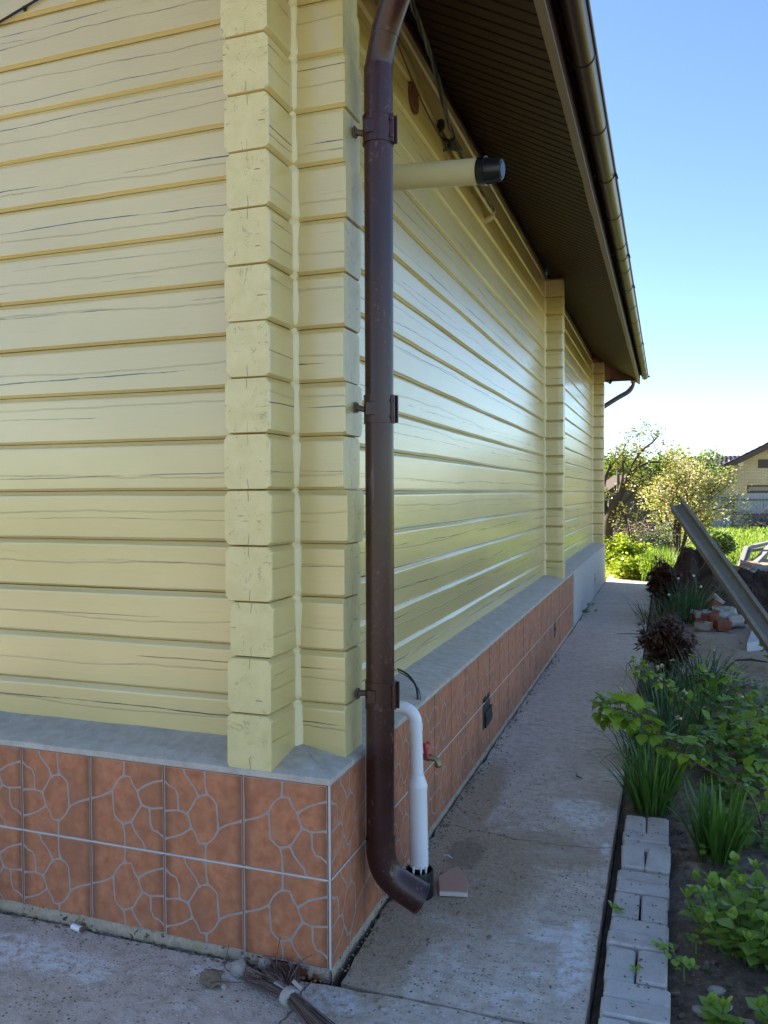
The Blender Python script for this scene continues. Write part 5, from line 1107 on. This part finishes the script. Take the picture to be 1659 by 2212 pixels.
# ================================================================== BACKGROUND VEGETATION
def rnd_leaf(mb, p, s_):
    d = rdir(-1.2, 1.2); _, a, b_ = frame(d); a = a*s_*.5; b_ = b_*s_*.32
    mb.add([p-a, p-b_, p+a, p+b_], [(0, 1, 2, 3)])
def grow(st, tips, p, d, L_, r_, lev, bend=.35, kids=(3, 4), up=.15, shrink=.66):
    n = 4; pts = [Vector(p)]; q = Vector(p); dd = Vector(d).normalized()
    for i in range(n):
        dd = (dd+Vector((random.gauss(0, bend*.4), random.gauss(0, bend*.4), random.gauss(up*.3, bend*.25)))).normalized(); q = q+dd*(L_/n); pts.append(q.copy())
        if lev <= 1: tips.append((q.copy(), dd.copy()))
    st.tube(pts, [max(.0025, r_*(1-.45*i/n)) for i in range(n+1)], 5 if lev < 3 else 8, caps=False)
    if lev == 0: return
    for k in range(random.randint(*kids)):
        t = random.uniform(.35, 1); i = min(n-1, int(t*n)); b_ = pts[i].lerp(pts[i+1], t*n-i)
        nd = (dd+Vector((random.gauss(0, .62), random.gauss(0, .62), random.gauss(.15, .4)))).normalized()
        grow(st, tips, b_, nd, L_*shrink*random.uniform(.75, 1.15), r_*.55, lev-1, bend, kids, up, shrink)
def bush(name, label, cat, base, stems, L_, lev, nl, ls, mat, spread=.7, r_=.02, jit=.08, group=None, kids=(3, 4), bark=M_BARK, up=.15):
    root = thing(name, label, cat, tuple(base), group); st = MB(); lf = MB(); tips = []; base = Vector(base)
    for i in range(stems):
        a = i*2.4+random.uniform(-.4, .4); d = Vector((math.cos(a)*spread*random.uniform(.3, 1), math.sin(a)*spread*random.uniform(.3, 1), 1)); grow(st, tips, base+Vector((math.cos(a)*.06, math.sin(a)*.06, -.05)), d, L_*random.uniform(.75, 1.1), r_, lev, kids=kids, up=up)
    for i in range(nl):
        p, d = random.choice(tips); rnd_leaf(lf, p+Vector((random.gauss(0, jit), random.gauss(0, jit), random.gauss(0, jit))), ls*random.uniform(.6, 1.4))
    st.build('branches', bark, root, 70); lf.build('foliage', mat, root)
    return tips
def ground_at(px, py): q = slabp(px, py, -.02); return q
random.seed(61)
bush('blossom_tree', 'large flowering tree with pinkish and yellow young leaves behind the post', 'tree', at(1466, 1186, 19.5)*1.0, 10, 1.27, 3, 15000, .056, G_FLOW, .42, .028, .10)
bush('blossom_tree', 'thin leafy part grown flowering shrub left of the fence', 'tree', at(1512, 1186, 20.5), 5, .62, 3, 2200, .066, G_FLOW, .28, .022, .10)
bush('white_shrub', 'dull shaded shrub with small white blossoms below the flowering tree', 'shrub', at(1412, 1206, 18.3), 6, .36, 2, 2600, .05, G_BLUE, .9, .012, .07)
bush('yellow_bush', 'sunlit yellow green bush touching the far house corner', 'bush', at(1330, 1240, 16.6), 9, .50, 2, 3000, .075, G_YEL, .7, .012, .06)
bush('yellow_bush', 'lower sunlit yellow green bush by the end of the path', 'bush', at(1352, 1250, 15.9), 8, .34, 2, 2400, .075, G_YEL, .9, .010, .06)
bush('yellow_bush', 'small yellow green shoots between the bushes and the tall grass', 'bush', at(1378, 1250, 15.6), 6, .22, 2, 900, .065, G_YEL, .8, .008, .05)
bush('green_shrub', 'sunlit green shrub at the foot of the flowering tree, right of the post', 'shrub', at(1556, 1196, 19.0), 6, .30, 2, 1500, .07, leaf_mat('mid green shrub', [(0, (.07, .12, .03)), (.6, (.14, .19, .05)), (1, (.3, .3, .14))]), .9, .012, .07)
# old fruit tree by the house end: surveyed limbs, grown twigs
ot = thing('old_fruit_tree', 'old dark fruit tree with sparse leaves leaning out behind the house end', 'tree', tuple(at(1312, 1190, 20)))
st = MB(); tips = []
def limb(pp, r0, r1, tw, L2):
    pts = spline([at(*q) for q in pp], 6); N_ = len(pts); st.tube(pts, [r0+(r1-r0)*i/N_ for i in range(N_)], 8, caps=False)
    for k in range(tw):
        i = random.randint(int(N_*.25), N_-2); d = (pts[i+1]-pts[i]).normalized()
        grow(st, tips, pts[i], (d*.6+Vector((random.gauss(0, .6), random.gauss(0, .6), random.gauss(.35, .5)))), L2*random.uniform(.6, 1.2), r1*.7, 2, kids=(2, 3))
limb([(1310, 1200, 20), (1312, 1150, 20), (1316, 1115, 20), (1335, 1075, 20), (1352, 1045, 20)], .15, .07, 4, .5)
limb([(1316, 1120, 20), (1300, 1090, 20.1), (1305, 1040, 20.2), (1318, 1005, 20.2)], .09, .03, 6, .5)
limb([(1340, 1068, 20), (1360, 1030, 20), (1385, 1006, 19.9), (1412, 998, 19.8), (1438, 1001, 19.8)], .055, .02, 7, .45)
limb([(1352, 1045, 20), (1362, 1010, 20), (1385, 975, 20.1), (1410, 955, 20.2), (1418, 945, 20.2)], .045, .014, 8, .45)
limb([(1335, 1075, 20), (1345, 1030, 19.8), (1345, 985, 19.7), (1350, 960, 19.7)], .04, .012, 7, .45)
limb([(1345, 1090, 20), (1365, 1070, 19.9), (1380, 1050, 19.9), (1398, 1045, 19.8)], .04, .012, 7, .4)
limb([(1335, 1100, 20), (1350, 1115, 19.8), (1358, 1145, 19.6), (1362, 1175, 19.5)], .035, .012, 5, .35)
st.build('trunk', M_BARK, ot, 60); lf = MB()
for i in range(1700):
    p, d = random.choice(tips); rnd_leaf(lf, p+Vector((random.gauss(0, .06), random.gauss(0, .06), random.gauss(0, .06))), .06*random.uniform(.6, 1.4))
lf.build('foliage', G_OLD, ot)
random.seed(71)
bp_ = MB()
c0 = at(1385, 1150, 22); c0.z = 0
for i in range(420):
    p = c0+Vector((random.gauss(0, .55), random.gauss(0, .4), abs(random.gauss(.0, .38)))); d = rdir(-.3, .6)
    bp_.tube([p, p+d*.3+Vector((0, 0, .04)), p+d*random.uniform(.4, .9)], [.012, .009, .004], 4)
solo(bp_, 'brushwood_pile', M_DRY, 'dark pile of cut brushwood between the old tree and flowering tree', 'brush pile', smooth=70)
gb = MB()
for i in range(1500):
    q = at(random.uniform(1385, 1452), 1245, random.uniform(15.2, 18)); b_ = Vector((q.x, q.y, -.02)); blade(gb, b_, rdir(1.0, 1.5), random.uniform(.25, .62), .014, random.uniform(.1, .8), 4)
tag(gb.build('tall_grass', G_GRASS), kind='stuff', label='sunlit tall grass beyond the end of the path', cat='grass')
gb = MB()
for i in range(9000):
    dpp = random.uniform(14.6, 40)**1.0; px = random.uniform(1300, 1690); q = at(px, 1150, dpp); 
    if q.x < .9 and q.y < 15: continue
    if q.y < 14.7: continue
    if q.x < -.6 and q.y < 14: continue
    b_ = Vector((q.x, q.y, -.02)); blade(gb, b_, rdir(.9, 1.5), random.uniform(.06, .2), .012+.0009*dpp, random.uniform(.1, .8), 2)
tag(gb.build('lawn_grass', G_GRASS), kind='stuff', label='sunlit grass of the lawn before the fence', cat='grass')
for i, (px, top, dep, w_, lb) in enumerate(((1322, 985, 42, 3.6, 'behind the house end'), (1352, 992, 45, 3.6, 'behind the arching branch'), (1385, 970, 43, 4.0, 'tallest in the middle of the far row'), (1425, 985, 46, 3.8, 'left of the flowering tree top'), (1462, 990, 45, 3.4, 'behind the flowering tree'), (1506, 965, 70, 3.0, 'showing over the flowering tree'), (1295, 985, 44, 3.4, 'mostly hidden by the house'))):
    base = at(px, 1130, dep); base.z = -.02; topz = at(px, top, dep).z; h = topz; root = thing('distant_tree', f'distant spring green tree {lb}', 'tree', tuple(base), 'far row of trees')
    st = MB(); lf = MB(); tips = []
    for k in range(5): 
        a = k*1.3; grow(st, tips, base+Vector((0, 0, h*.1)), Vector((math.cos(a)*.7, math.sin(a)*.7, 1)), h*.42, .09, 3, kids=(3, 4), up=.1)
    st.tube([base-Vector((0, 0, .2)), base+Vector((0, 0, h*.3))], [.16, .1], 8); zmax = max(p.z for p, _ in tips); kz = (topz-.1)/zmax
    for k in range(6500):
        p, d = random.choice(tips); p = Vector((base.x+(p.x-base.x)*w_/2.6, base.y+(p.y-base.y), p.z*kz)); rnd_leaf(lf, p+Vector((random.gauss(0, .28), random.gauss(0, .28), random.gauss(0, .2))), .2*random.uniform(.6, 1.4))
    st.build('trunk', M_BARK, root, 60); lf.build('crown', G_FAR, root)

# ================================================================== FENCE, SHED, BRICK HOUSE
def plane_pt(px, py, dep): return at(px, py, dep)
RX = Vector((math.cos(YAW), math.sin(YAW), 0)); FX = Vector((-math.sin(YAW), math.cos(YAW), 0))
fo_ = at(1584, 1100, 38); fo_.z = 0
fn = thing('metal_fence', 'pale grey sheet metal fence with dark rails behind the lawn', 'fence', tuple(fo_))
def FP(u, z, d): q = fo_+RX*u+FX*d; return (q.x, q.y, z)
mb = MB(); secs = []; u = -3.2
while u < 9:
    for du, dd in ((0, 0), (.05, 0), (.065, .02), (.115, .02), (.13, 0)): secs.append([FP(u+du, -.05, dd), FP(u+du, 1.60, dd)])
    u += .15
mb.sweep(secs, closed=False); mb.build('sheet', M_FENCE, fn)
for z in (1.30, .62):
    mb = MB(); a, b_ = Vector(FP(-3.2, z, -.04)), Vector(FP(9, z, -.04)); mb.box((a+b_)/2, ((b_-a).length, .04, .05), rot=Matrix.Rotation(YAW, 3, 'Z')); mb.build('rail', M_FPOST, fn)
for u in (-2.5, 0, 2.5, 5, 7.5):
    mb = MB(); q = Vector(FP(u, .65, -.07)); mb.box(q, (.07, .06, 1.45), rot=Matrix.Rotation(YAW, 3, 'Z')); mb.build('post', M_FPOST, fn)
random.seed(81); db = MB()
for i in range(520):
    p = Vector(FP(random.uniform(.3, 5.5), abs(random.gauss(0, .32)), random.uniform(-1.2, -.25))); p.z = min(p.z, .9); d = rdir(-.2, 1.0); L2 = random.uniform(.3, .8)
    db.tube([p, p+d*L2*.5+Vector((0, 0, .06)), p+d*L2+Vector((random.gauss(0, .1), random.gauss(0, .1), -.04))], [.012, .010, .006], 4)
solo(db, 'dry_bramble', M_DRY, 'tangle of dry bramble growing in front of the grey fence', 'bramble', smooth=70)
hd = 47.0; ho = at(1620, 1100, hd); ho.z = 0
bh = bpy.data.objects.new('brick_house', None); COL.objects.link(bh); bh.location = ho; HYAW = YAW-0.42; HX = Vector((math.cos(HYAW), math.sin(HYAW), 0)); HN = Vector((-math.sin(HYAW), math.cos(HYAW), 0)); bh.rotation_euler = (0, 0, HYAW); tag(bh, 'yellow brick neighbour house with a dark purple tile roof behind the fence', 'house')
def HL(px, py, d=0):                                            # photo direction -> local (x, z) on the gable plane
    d_ = at(px, py, 1)-CAMPOS; t_q = (ho-CAMPOS).dot(HN)/d_.dot(HN); q = CAMPOS+d_*t_q; return ((q-ho).dot(HX), q.z)
def hb(mb, name, mat, parent=None, smooth=None):
    me = MB.build(mb, name, mat, None, smooth); me.parent = parent or bh; return me
xl = HL(1530, 1100)[0]; 
rk1 = HL(1570.4, 1003); rk2 = HL(1664, 957); sl_ = (rk2[1]-rk1[1])/(rk2[0]-rk1[0])
apx = rk2[0]+1.2; apz = rk2[1]+1.2*sl_
def rz_(x): return apz-sl_*abs(x-apx)
xr = 2*apx-xl
mb = MB(); zl = rz_(xl)-.25
wins = [(HL(1526, 1065)[0], HL(1584, 1065)[0]), (HL(1613.5, 1065)[0], HL(1675, 1065)[0])]; wz0, wz1 = .95, HL(1600, 1048)[1]
xs = sorted([xl, xr, apx]+[q for w_ in wins for q in w_]); 
for a, b_ in zip(xs[:-1], xs[1:]):
    za, zb = rz_(a)-.22, rz_(b_)-.22
    isw = any(abs(a-w_[0]) < 1e-6 for w_ in wins)
    if isw:
        mb.add([(a, 0, 0), (b_, 0, 0), (b_, 0, wz0), (a, 0, wz0)], [(0, 1, 2, 3)]); mb.add([(a, 0, wz1), (b_, 0, wz1), (b_, 0, zb), (a, 0, za)], [(0, 1, 2, 3)])
        mb.add([(a, 0, wz0), (b_, 0, wz0), (b_, 0, wz1), (a, 0, wz1), (a, .12, wz0), (b_, .12, wz0), (b_, .12, wz1), (a, .12, wz1)], [(0, 1, 5, 4), (3, 7, 6, 2), (0, 4, 7, 3), (1, 2, 6, 5)])
    else: mb.add([(a, 0, 0), (b_, 0, 0), (b_, 0, zb), (a, 0, za)], [(0, 1, 2, 3)])
mb.add([(xl, 0, 0), (xl, 9, 0), (xl, 9, zl), (xl, 0, zl)], [(0, 3, 2, 1)]); mb.add([(xr, 0, 0), (xr, 9, 0), (xr, 9, zl), (xr, 0, zl)], [(0, 1, 2, 3)])
hb(mb, 'wall', M_BRICKY)
for a, b_ in wins:
    mb = MB(); t_ = .09
    for (x0, x1, z0, z1) in ((a, b_, wz1-t_, wz1), (a, b_, wz0, wz0+t_), (a, a+t_, wz0+t_, wz1-t_), (b_-t_, b_, wz0+t_, wz1-t_), (a+t_, b_-t_, wz1-.72, wz1-.66)): mb.box(((x0+x1)/2, .08, (z0+z1)/2), (x1-x0, .07, z1-z0))
    wo = hb(mb, 'window', M_FRAMEB)
    mb = MB(); mb.add([(a, .10, wz0), (b_, .10, wz0), (b_, .10, wz1), (a, .10, wz1)], [(0, 1, 2, 3)]); pn = MB.build(mb, 'pane', M_GLASS); pn.parent = wo
    mb = MB(); mb.box(((a+b_)/2, .097, wz1-.20), (b_-a-2*t_, .004, .24)); bl = MB.build(mb, 'blind', simple('cream blind', (.30, .27, .22), (.36, .32, .26), 3, .8, 0)); bl.parent = wo
    mb = MB(); x = a-.05
    while x < b_+.05: mb.box((x+.035, -.008, wz1+.16), (.064, .018, .27)); x += .076
    hb(mb, 'lintel', M_BRICKY, wo)
vx = HL(1644, 998); mb = MB(); mb.box((vx[0]+.15, .0, vx[1]-.1), (.62, .05, .5)); hb(mb, 'gable_vent', M_FRAMEB)
# gable roof with deep eaves board, plus the lower main roof in ripple tile
mb = MB(); ov = .75
for sg in (1, -1):
    x0 = apx-sg*(apx-xl+.0); z0 = rz_(x0); th = .30
    x0b = HL(1519.6, 1020)[0] if sg == 1 else xr
    e0 = (x0b if sg == 1 else xr+.5); ez0 = rz_(e0)
    mb.add([(apx, -ov, apz), (e0, -ov, ez0), (e0, -ov, ez0-th), (apx, -ov, apz-th), (apx, .0, apz), (e0, .0, ez0), (e0, .0, ez0-th), (apx, .0, apz-th)], [(0, 1, 2, 3), (3, 2, 6, 7), (1, 5, 6, 2), (0, 4, 5, 1)])
hb(mb, 'eaves_board', M_FRAMEB)
def ripple(P0, U, V, nu, nv, amp, cu, cv):
    mb = MB(); P0, U, V = Vector(P0), Vector(U), Vector(V); N_ = U.cross(V).normalized(); Lu, Lv = U.length, V.length; vs = []
    for j in range(nv+1):
        for i in range(nu+1):
            u, v = i/nu, j/nv; h_ = amp*math.cos(2*PI*u*Lu/cu)-amp*1.4*((v*Lv/cv) % 1); vs.append(P0+U*u+V*v+N_*h_)
    mb.add(vs, [(j*(nu+1)+i, j*(nu+1)+i+1, (j+1)*(nu+1)+i+1, (j+1)*(nu+1)+i) for j in range(nv) for i in range(nu)]); return mb
for sg in (1, -1):
    e0 = HL(1519, 1023)[0]+.25 if sg == 1 else xr+.5; ez0 = rz_(e0)
    mb = ripple((e0, -ov-.02, ez0+.06), (0, 10, 0), (apx-e0, 0, apz-ez0), 200, 60, .02, .22, .4); hb(mb, 'roof', M_RTILE, None, 60)
a = HL(1478, 1023); t_ = HL(1560, 986); dz = t_[1]-a[1]
mb = ripple((a[0]-.2, 1.6, rz_(HL(1519, 1023)[0])-.05), (7.0, 0, 0), (0, 4.6, t_[1]*1.055-(rz_(HL(1519, 1023)[0])-.05)+.1), 230, 80, .03, .26, .42); hb(mb, 'roof', M_RTILE, None, 60)
mb = MB(); mb.box((a[0]+1.2, 3.0, 1.4), (5.2, .2, 2.9)); hb(mb, 'wall', M_BRICKY)
lx = HL(1600, 1002); mb = MB(); mb.tube([(lx[0], -.02, lx[1]), (lx[0], -.14, lx[1]-.02)], [.13, .15], 14); mb.tube([(lx[0], 0, lx[1]+.05), (lx[0]-.1, -.16, lx[1]+.12)], .03, 6); hb(mb, 'wall_lamp', M_WHITEP, None, 50)
# old shed, its pole and plank screen
sd = thing('old_shed', 'small dark weathered shed with a pitched roof behind the old tree', 'shed', tuple(Vector((at(1356, 1130, 34).x, at(1356, 1130, 34).y, 0))))
o_ = Vector(sd.location)
def SP(u, d, z): q = o_+RX*u+FX*d; return (q.x, q.y, z)
mb = MB(); mb.add([SP(-.8, 0, 0), SP(.8, 0, 0), SP(.8, 0, 1.75), SP(0, 0, 2.35), SP(-.8, 0, 1.75), SP(-.8, 2, 0), SP(.8, 2, 0), SP(.8, 2, 1.75), SP(0, 2, 2.35), SP(-.8, 2, 1.75)], [(0, 1, 2, 3, 4), (1, 6, 7, 2), (0, 4, 9, 5), (5, 9, 8, 7, 6)]); mb.build('wall', M_SHED, sd)
mb = MB()
for sg in (-1, 1): mb.add([SP(0, -.2, 2.42), SP(sg*1.0, -.2, 1.66), SP(sg*1.0, 2.2, 1.66), SP(0, 2.2, 2.42), SP(0, -.2, 2.36), SP(sg*1.0, -.2, 1.60), SP(sg*1.0, 2.2, 1.60), SP(0, 2.2, 2.36)], [(0, 1, 2, 3), (7, 6, 5, 4), (0, 4, 5, 1), (1, 5, 6, 2)])
mb.build('roof', M_BARK, sd)
mb = MB(); q = at(1335, 1090, 32); mb.tube([(q.x, q.y, -.1), (q.x, q.y, at(1331, 1002, 32).z)], [.07, .06], 8); solo(mb, 'wooden_pole', M_SHED, 'dark wooden pole standing behind the old fruit tree', 'pole', smooth=50)
ps = thing('plank_screen', 'low weathered plank screen under the old fruit tree', 'plank screen', tuple(Vector((at(1345, 1120, 27).x, at(1345, 1120, 27).y, 0))))
o_ = Vector(ps.location)
for k in range(4):
    mb = MB(); mb.box(SP(0, 0, .42+.2*k), (2.2, .03, .15), rot=Matrix.Rotation(YAW, 3, 'Z')); mb.build('plank', M_SHED, ps)
for u in (-1, 1):
    mb = MB(); mb.box(SP(u, .04, .5), (.07, .05, 1.2), rot=Matrix.Rotation(YAW, 3, 'Z')); mb.build('post', M_SHED, ps)
